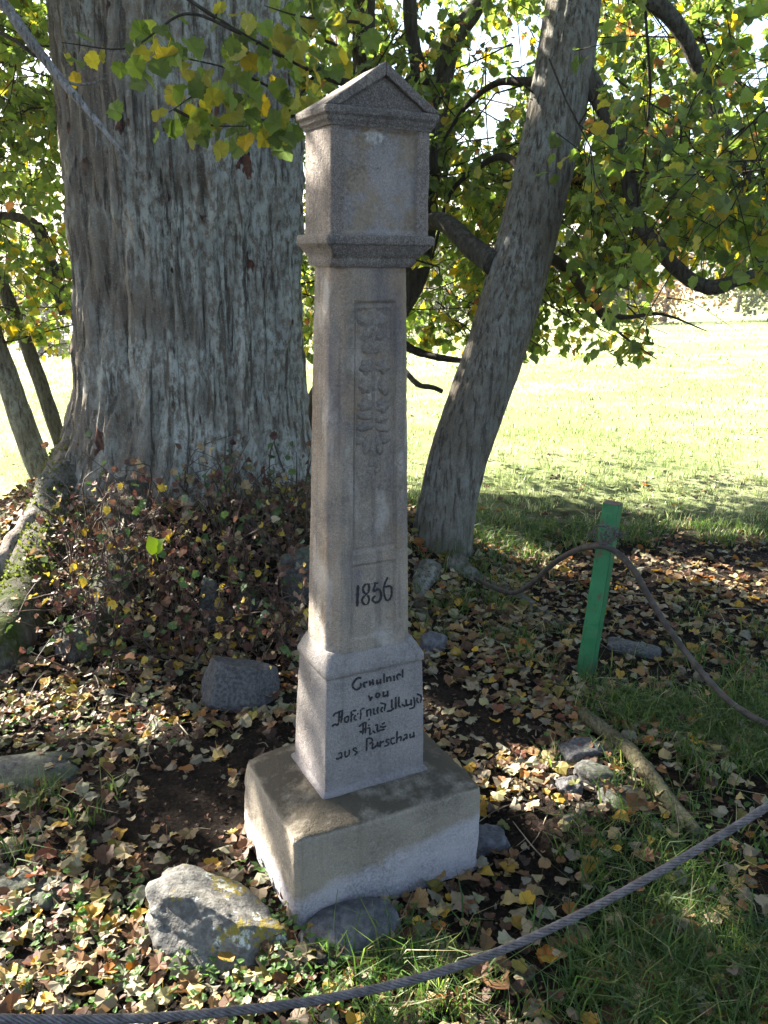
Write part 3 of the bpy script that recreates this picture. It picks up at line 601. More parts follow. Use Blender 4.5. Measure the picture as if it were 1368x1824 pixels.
slim.location.z = float(hgt(slim.location.x, slim.location.y))
st_ = stem(slim, 'trunk', [(540, 860, 5.7), (552, 770, 5.7), (600, 670, 5.7), (680, 580, 5.7), (732, 505, 5.7), (755, 400, 5.7), (766, 260, 5.7), (785, 160, 5.7), (806, 75, 5.7), (850, 8, 5.7), (900, -120, 5.8)], [.13, .11, .10, .09, .085, .08, .07, .065, .06, .05, .04], m_bark3, 16, 120, .12)
stem(slim, 'fork', [(742, 470, 5.7), (700, 330, 5.9), (655, 180, 6.0), (648, 60, 6.1), (652, -60, 6.2)], [.08, .08, .075, .07, .06], m_bark3, 12, 50, .1)
stem(slim, 'fork', [(772, 215, 5.7), (745, 120, 5.8), (730, 20, 5.8), (735, -60, 5.8)], [.05, .045, .04, .03], m_bark3, 10, 30, .1)
stem(slim, 'branch', [(790, 150, 5.7), (740, 140, 5.5), (690, 165, 5.3), (560, 130, 4.6), (500, 98, 3.6), (430, 60, 3.2), (370, 22, 3.1), (300, -25, 3.1)], [.035, .03, .026, .018, .010, .007, .006, .005], m_twig, 8, 70, .1)
stem(lean, 'branch', [(880, 470, 4.52), (840, 440, 4.7), (800, 402, 4.9), (770, 395, 5.1), (745, 420, 5.3), (720, 470, 5.5)], [.06, .055, .05, .05, .045, .03], m_bark3, 12, 40, .12)
stem(lean, 'branch', [(1010, 80, 4.7), (1075, 190, 4.6), (1115, 300, 4.5), (1135, 385, 4.45), (1180, 450, 4.4), (1225, 495, 4.4), (1270, 512, 4.4), (1320, 497, 4.4), (1375, 485, 4.4), (1440, 500, 4.3)], [.06, .045, .04, .038, .038, .036, .034, .03, .026, .02], m_bark3, 12, 90, .14)
stem(lean, 'branch', [(1020, -30, 4.8), (1120, -20, 4.8), (1195, 30, 4.8), (1240, 110, 4.8), (1290, 230, 4.8), (1345, 330, 4.8), (1420, 400, 4.8)], [.055, .05, .042, .036, .03, .024, .018], m_bark3, 10, 60, .14)
stem(lean, 'branch', [(940, 440, 4.55), (1010, 480, 5.0), (1060, 545, 5.4), (1110, 565, 5.6), (1180, 560, 5.8), (1260, 590, 5.8)], [.035, .028, .022, .016, .010, .003], m_twig, 8, 50, .14)
stem(lean, 'branch', [(965, 300, 4.6), (1040, 330, 5.2), (1090, 440, 5.6), (1060, 540, 5.8), (1100, 590, 5.9), (1170, 640, 5.9)], [.035, .028, .022, .016, .010, .003], m_twig, 8, 50, .14)
stem(lean, 'branch', [(960, 330, 4.6), (900, 280, 5.0), (850, 300, 5.2), (800, 350, 5.4), (770, 460, 5.5)], [.03, .022, .016, .012, .006], m_twig, 8, 40, .12)
stem(lean, 'branch', [(1000, 150, 4.65), (930, 145, 4.8), (880, 150, 5.0), (830, 190, 5.2), (790, 250, 5.3)], [.03, .022, .018, .014, .008], m_twig, 8, 40, .12)
stem(slim, 'dead_stub', [(720, 660, 5.3), (745, 685, 5.0), (770, 690, 4.85), (787, 697, 4.8)], [.018, .016, .014, .013], m_twig, 8, 20, .2)
stem(slim, 'branch', [(700, 600, 5.6), (740, 625, 5.5), (800, 640, 5.4), (880, 645, 5.6)], [.03, .026, .02, .008], m_twig, 8, 30, .2)
for lab, pts, rad in (('grey leaning stem at the left edge, thicker of the two', [(120, 940, 6.0), (85, 870, 6.0), (50, 780, 6.0), (15, 680, 6.0), (-15, 600, 6.0), (-60, 430, 6.0), (-120, 150, 6.1)], [.095, .088, .085, .082, .08, .075, .06]),
                      ('thin dark leaning stem between left edge and big trunk', [(160, 900, 6.6), (118, 815, 6.6), (85, 720, 6.6), (50, 620, 6.6), (15, 535, 6.6), (-30, 420, 6.6), (-90, 200, 6.6)], [.058, .055, .055, .052, .05, .05, .04])):
    b = U(*pts[0]); t_ = empty('young_tree', (b[0], b[1], float(hgt(b[0], b[1])))); tag(t_, lab, 'tree', 'young stems left of the big trunk')
    W = [np.array([b[0] + .02, b[1], hgt(b[0], b[1]) - .1])] + [U(*p) for p in pts[0:]]
    stem(t_, 'trunk', None, [rad[0]] + rad, m_bark2 if rad[0] > .08 else m_bark3, 16, 70, .1, world=W)
    if rad[0] > .08: yt = t_
stem(yt, 'branch', [(118, 560, 6.2), (90, 470, 6.2), (60, 400, 6.3), (0, 385, 6.4), (-60, 400, 6.4)], [.05, .045, .04, .03, .02], m_bark3, 10, 30, .12)

# ------------------------------------------------------------------ foliage
half = np.array([(.0, .0), (.20, -.07), (.40, .0), (.48, .17), (.45, .26), (.55, .40), (.44, .50), (.42, .66), (.26, .72), (.17, .86), (.0, .98)])
def leaf_base(kind):
    if kind == 0: R_ = half
    elif kind == 1: R_ = np.array([(.0, .02), (.26, -.05), (.46, .16), (.46, .42), (.33, .66), (.16, .84), (0, 1.0)])     # heart shaped
    elif kind == 2: R_ = np.array([(.0, .0), (.40, .05), (.46, .40), (.24, .70), (0, 1.)])
    elif kind == 4: R_ = np.array([(.0, .0), (.13, -.07), (.22, -.06), (.30, .0), (.39, .0), (.42, .10), (.50, .15), (.46, .25), (.49, .32), (.57, .40), (.48, .46), (.47, .54), (.41, .66), (.31, .66), (.27, .75), (.19, .77), (.14, .88), (.0, .98)])
    elif kind == 3: R_ = np.array([(.0, .03), (.16, -.06), (.36, -.02), (.40, .12), (.56, .26), (.50, .38), (.42, .44), (.46, .62), (.30, .66), (.20, .80), (.0, .95)])
    L_ = R_[::-1][1:-1] * [-1, 1]; O = np.vstack([R_, L_]); n_ = len(O); Vv = np.vstack([O, [(0, .42)]])
    T = np.stack([np.arange(n_), (np.arange(n_) + 1) % n_, np.full(n_, n_)], 1)
    if kind != 2:                                            # stalk
        Vv = np.vstack([Vv, [(-.012, .02), (.012, .02), (.05, -.38), (.075, -.37)]]); T = np.vstack([T, [(n_ + 1, n_ + 3, n_ + 4), (n_ + 1, n_ + 4, n_ + 2)]])
    return Vv, T
LB = [leaf_base(k) for k in range(5)]
def leaf_shape(kind, fold, curl, twist):
    P2, T = LB[kind]; x, y = P2[:, 0], P2[:, 1]
    z = fold * np.abs(x) + curl * (y - .42) ** 2 + twist * x * (y - .4) + .06 * np.sin(9 * x + 7 * y) * (np.hypot(x, y - .42) > .2)
    return np.stack([x, y, z], 1), T
def norm(a): return a / (np.linalg.norm(a, axis=-1, keepdims=True) + 1e-9)
def place(pos, d, n, size, kind, colr, rng_=rng, cv=.7):
    """many leaves -> one V, T, colour"""
    d = norm(d); n = norm(n - d * np.sum(n * d, -1, keepdims=True)); s_ = np.cross(d, n); N = len(pos)
    Vs, Ts, Cs, off = [], [], [], 0
    nv = 16
    grp = rng_.integers(0, nv, N)
    for g in range(nv):
        idx = np.where(grp == g)[0]
        if not len(idx): continue
        xs = rng_.uniform(.62, 1.12); B, T = leaf_shape(kind[g % len(kind)], rng_.uniform(.0, .55), rng_.uniform(-cv, cv * .8), rng_.uniform(-.7, .7)); m = len(B); B = B * [xs, 1, 1]
        V = pos[idx, None] + size[idx, None, None] * (B[None, :, 0:1] * s_[idx, None] + B[None, :, 1:2] * d[idx, None] + B[None, :, 2:3] * n[idx, None])
        Vs.append(V.reshape(-1, 3)); Ts.append((T[None] + (np.arange(len(idx)) * m)[:, None, None]).reshape(-1, 3) + off); off += len(idx) * m
        Cs.append(np.repeat(colr[idx], m, 0))
    return np.vstack(Vs), np.vstack(Ts), np.vstack(Cs)
GREENS = np.array([(.062, .094, .022), (.078, .118, .026), (.097, .14, .03), (.125, .158, .032), (.185, .175, .03), (.27, .205, .032), (.055, .08, .028), (.16, .08, .035)])
def crown_cols(N, yellow=.25):
    w = np.array([.20, .24, .22, .12, .6 * yellow, .35 * yellow, .14, .02 + .03 * yellow]); w /= w.sum()
    return GREENS[rng.choice(len(GREENS), N, p=w)] * rng.uniform(.75, 1.25, (N, 1))
SUNPATCH = []                                                # (point, radius): places kept sunlit by cutting crown leaves away along the sun's rays
def patch(px, py, r, z=None):
    p = G(px, py) if z is None else U(px, py, z); SUNPATCH.append((p, r))
for a in ((40, 1260, .13), (130, 1275, .13), (230, 1290, .12), (300, 1300, .08), (90, 1080, .10), (75, 1150, .12), (150, 1110, .08), (40, 1060, .10),
          (30, 1730, .12), (120, 1770, .13), (230, 1780, .12), (200, 1720, .10), (330, 1740, .10), (430, 1770, .12), (530, 1760, .09), (60, 1640, .06), (40, 1480, .05), (610, 1800, .08), (345, 1690, .06), (440, 1690, .06), (460, 1500, .05), (480, 1560, .05),
          (1000, 1390, .10), (1060, 1420, .10), (940, 1440, .07), (990, 1460, .06), (800, 1815, .09), (900, 1800, .06), (700, 1810, .07), (1180, 1400, .05), (1230, 1330, .05),
          (1090, 1110, .10), (1200, 1010, .22), (1340, 1040, .18), (1010, 1080, .08), (960, 1000, .15), (1130, 1060, .07), (1330, 1210, .05), (1250, 1150, .05), (870, 985, .12), (1290, 950, .2), (1000, 1720, .05), (1290, 1600, .05), (1330, 1700, .05)):
    patch(*a)
for a in ((505, 1500, .022, 1.98), (520, 1540, .03, 1.92), (470, 1480, .018, 2.05), (525, 1600, .035, 1.9), (440, 1430, .02, 2.15), (575, 1160, .035, 1.98), (572, 1100, .03, 2.0), (577, 1060, .02, 2.0), (580, 1185, .035, 1.96), (570, 1380, .025, 1.98), (565, 1310, .02, 2.0), (553, 640, .02, 2.1), (565, 700, .025, 2.08), (562, 770, .02, 2.08), (560, 520, .02, 2.1), (570, 350, .02, 2.08), (560, 290, .02, 2.1), (560, 900, .018, 2.05), (600, 150, .05, 2.1), (20, 960, .25, 3.8), (60, 700, .2, 6.0)):
    patch(*a)
PT = np.array([p for p, _ in SUNPATCH]); PR = np.array([r for _, r in SUNPATCH])
def sun_keep(p, in_view=False):
    v = p[:, None] - PT[None]; t = v @ S; dist = np.linalg.norm(v - t[..., None] * S, axis=-1)
    hit = ((dist < PR[None] * 1.0 + .02) & (t > .15)).any(1)
    g = p - S * (p[:, 2:3] / S[2]); x, y = g[:, 0], g[:, 1]
    lit = (y > 5.75 + .25 * np.sin(x * 2.3) - .5 * (x < -1.7) * np.clip(-1.7 - x, 0, 2))
    keep = ~hit & ~(lit & (rng.random(len(p)) < (.75 if in_view else .97)))
    return keep
GAPS = ((880, 130, 62, 85), (950, 70, 45, 50), (965, 190, 20, 50), (1180, 45, 45, 28), (1345, 90, 35, 60), (20, 375, 28, 30), (70, 110, 30, 40), (150, 60, 25, 30), (1240, 480, 50, 40), (1030, 400, 22, 20), (740, 330, 18, 30), (560, 80, 15, 25), (110, 290, 18, 25), (850, 250, 40, 40), (1050, 260, 20, 24), (1330, 300, 25, 30))
def view_keep(p):
    x, y, d = PIX(p); ok = np.ones(len(p), bool); Yv = p[:, 1]
    fr = (d > .1) & (x > -60) & (x < 1430) & (y > -60) & (y < 1900)
    lim = np.where(x < 160, 640, np.where(x < 560, 640, np.where(x < 1160, 640 + 15 * np.sin(x * .03), 505)))
    ok &= ~(fr & (y > lim)) & ~(fr & (x > 1160) & (y > 505))
    ok &= ~(fr & (x > 105) & (x < 545) & (Yv < 4.6) & (y > 262))
    ok &= ~(fr & (x > 500) & (x < 800) & (y > 95) & (Yv < 2.8))
    ok &= ~(fr & (Yv < 4.9) & (y > 330) & (x > 780) & (x < 1000 + .0 * x))
    ok &= ~(fr & (d < 2.3))
    tx_ = np.interp(y, [-60, 60, 180, 310, 440], [1020, 1010, 990, 965, 935]); ok &= ~(fr & (Yv < 4.85) & (np.abs(x - tx_) < 72) & (rng.random(len(p)) < .78))
    for gx_, gy_, a, b in GAPS: ok &= ~(fr & (((x - gx_) / a) ** 2 + ((y - gy_) / b) ** 2 < 1) & (rng.random(len(p)) < .8) & (Yv > 3.6))
    return ok
def branchlets(C, D, L, ntw, nlf, size, yellow, wood=True, keep_view=True):
    """branchlet centres C, directions D -> leaves (pos, dir, normal, size, colour) and wood tubes"""
    N = len(C); D = norm(D); wood_parts = []; tb, td = [], []
    for q in range(N):
        P = C[q] + D[q] * L[q] * np.linspace(-.5, .5, 6)[:, None] + rng.normal(0, .055, (6, 3)).cumsum(0); P[:, 2] -= .10 * L[q] * np.linspace(0, 1, 6) ** 2
        if wood: wood_parts.append((P, np.linspace(.0055, .002, 6), 4))
        u = rng.random(ntw) * 5; k = u.astype(int).clip(0, 4); b = P[k] + (P[k + 1] - P[k]) * (u - k)[:, None]
        tb.append(b); td.append(norm(D[q] * .5 + rng.normal(0, .6, (ntw, 3)) + [0, 0, -.12]))
    tb, td = np.vstack(tb), np.vstack(td); M_ = len(tb); tl = rng.uniform(.22, .55, M_)
    u = np.sort(rng.random((M_, nlf)), 1) * .95 + .05
    pos = tb[:, None] + td[:, None] * (u * tl[:, None])[..., None]; pos[..., 2] -= .14 * u ** 2 * tl[:, None]
    pos += rng.normal(0, .018, pos.shape); pos = pos.reshape(-1, 3)
    d = rng.normal(0, .55, pos.shape) + np.repeat(td, nlf, 0) * .5 + [0, 0, -.55]; nn = rng.normal(0, .55, pos.shape) + [0, 0, .8]
    sz = rng.uniform(.75, 1.2, len(pos)) * size
    if wood:
        for q in range(M_):
            P = tb[q] + td[q] * tl[q] * np.linspace(0, 1, 4)[:, None]; P[:, 2] -= .14 * np.linspace(0, 1, 4) ** 2 * tl[q]
            wood_parts.append((P, np.array([.003, .0025, .002, .001]), 3))
    cl = crown_cols(len(pos), yellow)
    return pos, d, nn, sz, cl, wood_parts
def region(x0, x1, y0, y1, Y0, Y1, N, size, yellow, ntw=8, nlf=9, droop=-.25):
    C = np.array([U(rng.uniform(x0, x1), rng.uniform(y0, y1), rng.uniform(Y0, Y1)) for _ in range(N)])
    D = rng.normal(0, .7, (N, 3)) * [1, .8, .35] + [0, 0, droop]
    return branchlets(C, D, rng.uniform(.7, 1.5, N), ntw, nlf, size, yellow)
def gather(sets, in_view=True):
    out = [np.concatenate([s_[k] for s_ in sets]) for k in range(5)]; w = sum([s_[5] for s_ in sets], [])
    k = view_keep(out[0]) & sun_keep(out[0], in_view); out = [o[k] for o in out]
    if w:
        mid = np.array([p[len(p) // 2] for p, _, _ in w]); kk = view_keep(mid) & view_keep(np.array([p[-1] for p, _, _ in w])) & (rng.random(len(w)) < .9); w = [w[i] for i in np.where(kk)[0]]
    return out, w
def build_crown(parent, out, w, kinds, name='crown'):
    V, T, C = place(*out[:4], kinds, out[4]); obj(name, mesh(name, V, T, C, smooth=False, mat=m_leaf), parent, kind='stuff')
    if w:
        V, T = joinVT([tube(p, r, k, False) for p, r, k in w]); obj('twigs', mesh('twigs', V, T, mat=m_twig), parent, kind='stuff')
def singles(parent, out, mask_fn, nmax):
    """take the largest leaves in view out of a set and build them one by one"""
    x, y, d = PIX(out[0]); app = out[3] / d; inn = (x > -20) & (x < 1390) & (y > -20) & (y < 700) & mask_fn(x, y, d)
    idx = np.where(inn)[0]; idx = idx[np.argsort(-app[idx])][:nmax]
    shapes = []
    for q in range(6):
        B, T = leaf_shape([4, 3, 4][q % 3], rng.uniform(0, .5), rng.uniform(-.7, .5), rng.uniform(-.5, .5)); shapes.append(mesh('leaf', B, T, smooth=False, mat=m_leaf_o))
    R3 = root_of(parent).location
    for q in idx:
        dd = norm(out[1][q]); n3 = norm(out[2][q] - dd * (out[2][q] @ dd)); s3 = np.cross(dd, n3); s_ = out[3][q]
        o = bpy.data.objects.new('leaf', shapes[rng.integers(6)]); COL.objects.link(o); o.parent = parent; p = out[0][q] - np.array(R3)
        o.matrix_basis = Matrix(((s3[0] * s_, dd[0] * s_, n3[0] * s_, p[0]), (s3[1] * s_, dd[1] * s_, n3[1] * s_, p[1]), (s3[2] * s_, dd[2] * s_, n3[2] * s_, p[2]), (0, 0, 0, 1)))
        o.color = (*out[4][q], 1)
    k = np.ones(len(out[0]), bool); k[idx] = False; return [o[k] for o in out]

# overhanging sprays in front of the big trunk (each twig with its own leaves)
def spray(pts, nleaf, size, yellow, spread=.07):
    P = crom([U(*p) for p in pts], 40); i = rng.integers(0, 40, nleaf); pos = P[i] + rng.normal(0, spread, (nleaf, 3)) * [1, 1, .8]; pos[:, 2] -= .02
    d = rng.normal(0, .5, pos.shape) + [0, 0, -.7]; nn = rng.normal(0, .6, pos.shape) + [0, -.55, .6]
    return pos, d, nn, rng.uniform(.7, 1.2, nleaf) * size, crown_cols(nleaf, yellow), [(P, np.linspace(.006, .0015, 40), 5)]
over = [spray([(650, 150, 3.4), (560, 128, 3.2), (500, 98, 3.1), (430, 58, 3.05), (370, 22, 3.0), (300, -20, 3.0)], 35, .062, .3), spray([(540, 205, 3.3), (450, 212, 3.15), (370, 165, 3.05), (300, 200, 3.0)], 46, 0.070, .3), spray([(540, 185, 3.3), (470, 150, 3.2), (400, 120, 3.1), (260, 90, 3.0)], 44, 0.070, .3), spray([(430, 60, 3.0), (330, 25, 3.0), (230, 85, 2.95), (110, 76, 2.95)], 16, 0.062, .6), spray([(570, 120, 3.2), (520, 190, 3.1), (490, 235, 3.05)], 21, 0.055, 1.), spray([(640, 40, 3.3), (540, 30, 3.2), (470, 10, 3.2)], 32, 0.066, .5), spray([(600, 80, 3.4), (550, 60, 3.3), (520, 30, 3.2)], 21, 0.066, .5), spray([(310, 195, 3.0), (370, 222, 3.0), (440, 225, 3.0)], 21, 0.055, .8)]
out, w = gather(over)
ob = obj('overhanging_branch', mesh('overhanging_branch', *joinVT([tube(p, r, k) for p, r, k in w]), mat=m_twig), old_tree)
out = singles(ob, out, lambda x, y, d: d < 4, 150)
# crown of the old tree: backlit foliage at the left, plus mostly unseen leaves added above to block sun and sky
left = [region(-120, 165, -80, 420, 5.6, 9.0, 100, .064, .15), region(-120, 165, 380, 600, 6.0, 9.0, 46, .064, .4), region(-60, 120, -60, 300, 4.2, 5.4, 8, .066, .1)]
o2, w2 = gather(left); o2 = [np.concatenate([a, b]) for a, b in zip(out, o2)] if len(out[0]) else o2
build_crown(old_tree, o2, w2, [0, 1, 3])
N = 330; g = np.stack([rng.uniform(-2.6, 3.9, N), rng.uniform(.2, 5.9, N), np.zeros(N)], 1); zc = rng.uniform(3.0, 6.6, N); C = g + S * (zc / S[2])[:, None]  # leaf clumps set along the sun's rays, mostly unseen, to shade the foreground
D = rng.normal(0, .7, (N, 3)) * [1, 1, .3] + [-.3, 0, -.1]
g2 = np.stack([rng.uniform(.2, 3.2, 90), rng.uniform(.4, 2.6, 90), np.zeros(90)], 1); C = np.vstack([C, g2 + S * (rng.uniform(3., 6., 90) / S[2])[:, None]]); N += 90; D = np.vstack([D, rng.normal(0, .7, (90, 3)) * [1, 1, .3]])
roof = branchlets(C, D, rng.uniform(.8, 1.6, N), 8, 10, .092, .3, False)
N = 260; C = np.stack([rng.uniform(-6, 6, N), rng.uniform(-4, 5.5, N), rng.uniform(4.6, 8, N)], 1); high = branchlets(C, rng.normal(0, .7, (N, 3)), rng.uniform(.8, 1.6, N), 8, 10, .095, .3, False)  # overhead leaves added out of view to cut the sky light
o3, _ = gather([roof, high], False); build_crown(old_tree, o3, None, [2])
for pts, rad in (([(-.95, 4.6, 4.6), (-2.2, 5.0, 5.0), (-3.6, 5.4, 5.1), (-5.2, 5.8, 4.9)], [.22, .15, .10, .04]), ([(-1.0, 4.6, 4.4), (-1.8, 3.8, 4.9), (-3.0, 3.2, 5.2), (-4.5, 3.0, 5.1)], [.2, .14, .09, .03]), ([(-1.05, 4.62, 4.6), (-.6, 5.6, 5.6), (.2, 6.6, 6.6)], [.26, .18, .06]), ([(-1.1, 4.7, 4.8), (-2.4, 6.4, 5.4), (-4.4, 8.2, 5.6)], [.24, .14, .04]), ([(-1.05, 4.62, 4.9), (-1.0, 4.5, 6.4), (-1.2, 4.4, 8.4)], [.4, .25, .06])):
    stem(old_tree, 'bough', None, rad, m_bark, 14, 30, .12, world=pts)
# foliage behind the shrine
o4, w4 = gather([region(520, 930, -80, 320, 5.2, 7.2, 54, .062, .15), region(545, 900, 300, 590, 5.9, 8.0, 46, .064, .3), region(150, 540, -80, 60, 5.5, 8, 10, .066, .3), region(540, 700, 350, 640, 6.5, 9.5, 12, .066, .4)])
build_crown(slim, o4, w4, [0, 1, 3])
# foliage of the leaning tree: near sprays at the upper right, denser leaves behind
near = [region(960, 1430, -60, 290, 3.3, 4.6, 17, .060, .2, 8, 9), region(1080, 1430, 200, 420, 3.6, 4.8, 9, .058, .25, 8, 8)]
o5, w5 = gather(near)
ob2 = obj('overhanging_branch', mesh('overhanging_branch', *joinVT([tube(p, r, k) for p, r, k in w5]), mat=m_twig), lean)
o5 = singles(ob2, o5, lambda x, y, d: d < 5, 150)
o6, w6 = gather([region(890, 1440, -80, 480, 4.9, 7.2, 100, .062, .15), region(760, 1180, 470, 610, 5.4, 7.2, 26, .062, .3), region(1180, 1430, 350, 500, 5.2, 7, 12, .066, .3), region(1000, 1430, 120, 480, 5.0, 7.0, 18, .064, .25), region(700, 960, 180, 560, 5.6, 7.4, 16, .062, .25)])
o6 = [np.concatenate([a, b]) for a, b in zip(o5, o6)]
build_crown(lean, o6, w6, [0, 1, 3])
# bare hanging twigs under the lower edge of the crown
parts = []
for q in range(26):
    x0, y0 = rng.uniform(760, 1200), rng.uniform(500, 590); Y = rng.uniform(4.8, 6.2); dx = rng.uniform(-90, 130)
    parts.append(tube(crom([U(x0, y0, Y), U(x0 + dx * .4, y0 + rng.uniform(10, 40), Y), U(x0 + dx, y0 + rng.uniform(20, 75), Y + rng.uniform(-.2, .2))], 9), np.linspace(.005, .0012, 9), 4, False))
V, T = joinVT(parts); obj('hanging_twigs', mesh('hanging_twigs', V, T, mat=m_twig), lean, kind='stuff')

# ------------------------------------------------------------------ hedge trees along the far side of the meadow
BUSH = np.array([(.07, .10, .025), (.10, .12, .03), (.16, .12, .04), (.22, .12, .05), (.13, .14, .05), (.05, .075, .03)])
bl = [('round green bush at the far right end of the meadow edge', 22.5, 52, 5.5, 0), ('rust brown autumn tree at the far meadow edge near the right', 17.5, 56, 7.5, 3), ('pale olive shrub in the far hedge below the drooping right branch', 13.5, 53, 4.5, 4), ('bluish green tree in the far hedge right of the leaning trunk', 9.5, 56, 6.5, 5), ('low brownish shrub in the far hedge just right of the leaning trunk', 6.5, 53, 4., 2), ('dark tree far behind the shrine shaft', 2.0, 55, 7., 5), ('green far tree seen between shaft and leaning trunk', 4.0, 58, 8., 0), ('far pale tree between big trunk and shaft', -4.5, 55, 7., 1), ('far hedge tree hidden mostly by the big trunk', -10, 54, 6., 0), ('far low bush left of the big trunk', -17.0, 52, 3.5, 1), ('far olive bush at the left edge of the meadow', -21.5, 54, 4.5, 4), ('tall pale far tree beyond the right hedge', 26, 66, 9., 1)]
for lab, x, y, h_, ci in bl:
    z0 = float(hgt(x, y)); t_ = empty('hedge_tree', (x, y, z0)); tag(t_, lab, 'tree', 'trees along the far edge of the meadow')
    P = crom([(x, y, z0 - .2), (x + .2, y, z0 + h_ * .3), (x - .1, y, z0 + h_ * .7)], 10); obj('trunk', mesh('trunk', *tube(P, np.linspace(.22, .06, 10), 8), mat=m_bark3), t_)
    nb = 26; cb = np.stack([rng.normal(0, .32, nb) * h_ * .8, rng.normal(0, .3, nb) * h_ * .6, rng.uniform(.12, .95, nb) * h_], 1); cb[:, :2] *= (1.15 - cb[:, 2:3] / h_ * .8)
    pos = np.repeat(cb, 85, 0) + rng.normal(0, .075 * h_, (nb * 85, 3)); pos[:, 2] = np.abs(pos[:, 2]) + .02; pos = pos + [x, y, z0]; n_ = len(pos)
    cl = (BUSH[ci] * .7 + BUSH[rng.integers(0, 6, n_)] * .3) * rng.uniform(.7, 1.3, (n_, 1))
    V, T, C = place(pos, rng.normal(0, 1, (n_, 3)), rng.normal(0, 1, (n_, 3)) + [0, -.4, .5], rng.uniform(.16, .34, n_), [2], cl)
    obj('crown', mesh('crown', V, T, C, smooth=False, mat=m_far), t_, kind='stuff')

# ------------------------------------------------------------------ stones
def rock(name, c, sz, rz, mat, seed, lab, cuts=5, flat=.0, rough=.10, facet=0., tilt=(0, 0), group=None, planes=()):
    bm = bmesh.new(); bmesh.ops.create_icosphere(bm, subdivisions=cuts, radius=1.); co = np.array([v.co[:] for v in bm.verts]); T = np.array([[v.index for v in f.verts] for f in bm.faces]); bm.free()
    co = norm(co); n4 = np.sum(np.abs(co) ** (2 + facet * 3), 1) ** (-1 / (2 + facet * 3)); co = co * n4[:, None]
    for (nx, ny, nz, dd) in planes:                          # cut flats
        nn = np.array([nx, ny, nz]) / np.linalg.norm([nx, ny, nz]); e = co @ nn - dd; co = co - np.clip(e, 0, 9)[:, None] * nn * .92
    co = co * (1 + rough * fbm(co * 1.4 + seed, 3) * 2 + rough * .35 * fbm(co * 5 + seed, 3))[:, None]
    co = co * sz
    Rm = np.array(Matrix.Rotation(rz, 3, 'Z') @ Matrix.Rotation(tilt[0], 3, 'X') @ Matrix.Rotation(tilt[1], 3, 'Y')); co = co @ Rm.T
    co = co + norm(co) * (fbm(co * 30 + seed, 3) * .0035 + fbm(co * 90 + seed, 2) * .0012)[:, None]
    o = bpy.data.objects.new(name, mesh(name, co, T, mat=mat)); COL.objects.link(o); o.location = c; tag(o, lab, 'stone', group); return o
def onground(px, py, dz): g = G(px, py); return (g[0], g[1], float(hgt(g[0], g[1])) + dz)
rock('boulder', onground(385, 1668, .030), (.182, .115, .084), -.42, m_boulder, 2.2, 'big grey boulder with yellow lichen in front of the base block', 6, rough=.13, facet=.12, tilt=(.12, .26), planes=((.1, -.75, .62, .74), (.05, .55, .85, .72), (.8, -.2, .5, .84)))
rock('boulder', onground(625, 1668, .010), (.125, .08, .052), .25, m_round, 7.7, 'smooth blue-grey stone under the front edge of the base block', 5, rough=.05, facet=.15, tilt=(.12, -.16))
rock('boulder', onground(425, 1245, .06), (.15, .09, .115), .10, m_slab, 4.1, 'blocky dark slate stone lying below the big trunk', 5, rough=.05, facet=.6, tilt=(-.12, .10), planes=((.05, -.85, .45, .62), (-.9, -.2, .2, .70), (.75, -.5, .35, .74), (.12, .05, 1, .66), (-.4, -.7, .6, .72)))
for px, py, sz, rz, mt, lab, dz in ((530, 1060, (.075, .06, .14), .3, m_rock, 'upright mossy stone close behind the shaft on the left', .06), (440, 1085, (.05, .04, .05), .8, m_rock, 'small dark stone among the brushwood left of the shaft', .02), (375, 1110, (.035, .035, .15), .2, m_rock, 'narrow dark upright stone standing in the brushwood', .05), (50, 1378, (.16, .10, .05), .1, m_rock, 'flat mossy rock half buried at the left edge', -.022), (1035, 1348, (.075, .05, .035), .3, m_slab, 'dark flat stone beside the fallen branch', .012), (1062, 1390, (.07, .045, .04), -.6, m_rock, 'pale brown stone just below the dark flat stone', .015), (1015, 1410, (.04, .035, .03), .2, m_slab, 'small dark stone left of the pale brown stone', .01), (1105, 1425, (.075, .05, .025), .5, m_rock, 'grey flat stone partly under leaves near the fallen branch', .005), (770, 1158, (.05, .045, .045), .4, m_round, 'round purple-grey stone right of the plinth top', .03), (868, 1510, (.05, .045, .04), .2, m_round, 'small grey stone at the right corner of the base block', .015), (30, 1580, (.055, .04, .035), .2, m_rock, 'dark stone at the left edge level with the boulder', -.008), (95, 1592, (.05, .04, .035), .9, m_rock, 'dark round stone between left edge and boulder', -.008), (150, 1150, (.10, .07, .07), .9, m_rock, 'brown rock in the brushwood left of the slate stone', .02), (1130, 1160, (.11, .05, .035), -.4, m_slab, 'dark flat rock behind the foot of the green post', .0)):
    rock('stone', onground(px, py, dz), sz, rz, mt, px * .37, lab, 4, rough=.15, facet=.5)

# ------------------------------------------------------------------ green post, hose, wire rope, fallen branch
pb = G(1043, 1200); pt = U(1092, 897, pb[1] + .03); w_ = .031
post = empty('green_post', (pb[0], pb[1], pb[2])); tag(post, 'green painted square wooden post leaning right beside the leaf litter', 'post')
ax = norm(pt - pb); a_ = math.radians(-31); ux = np.array([math.cos(a_), math.sin(a_), 0]); ux = norm(ux - ax * (ux @ ax)); uy = np.cross(ax, ux)
def post_ring(c, s_, r_): return [c + ux * x * s_ + uy * y * s_ for x, y in ((-1, -1 + r_), (-1 + r_, -1), (1 - r_, -1), (1, -1 + r_), (1, 1 - r_), (1 - r_, 1), (-1 + r_, 1), (-1, 1 - r_))]
L_ = np.linalg.norm(pt - pb); rows = [post_ring(pb + ax * u, w_, .10) for u in np.linspace(-.2, L_, 60)]; V = np.array(rows); V = V + fbm(V * 25, 3)[..., None] * .0015
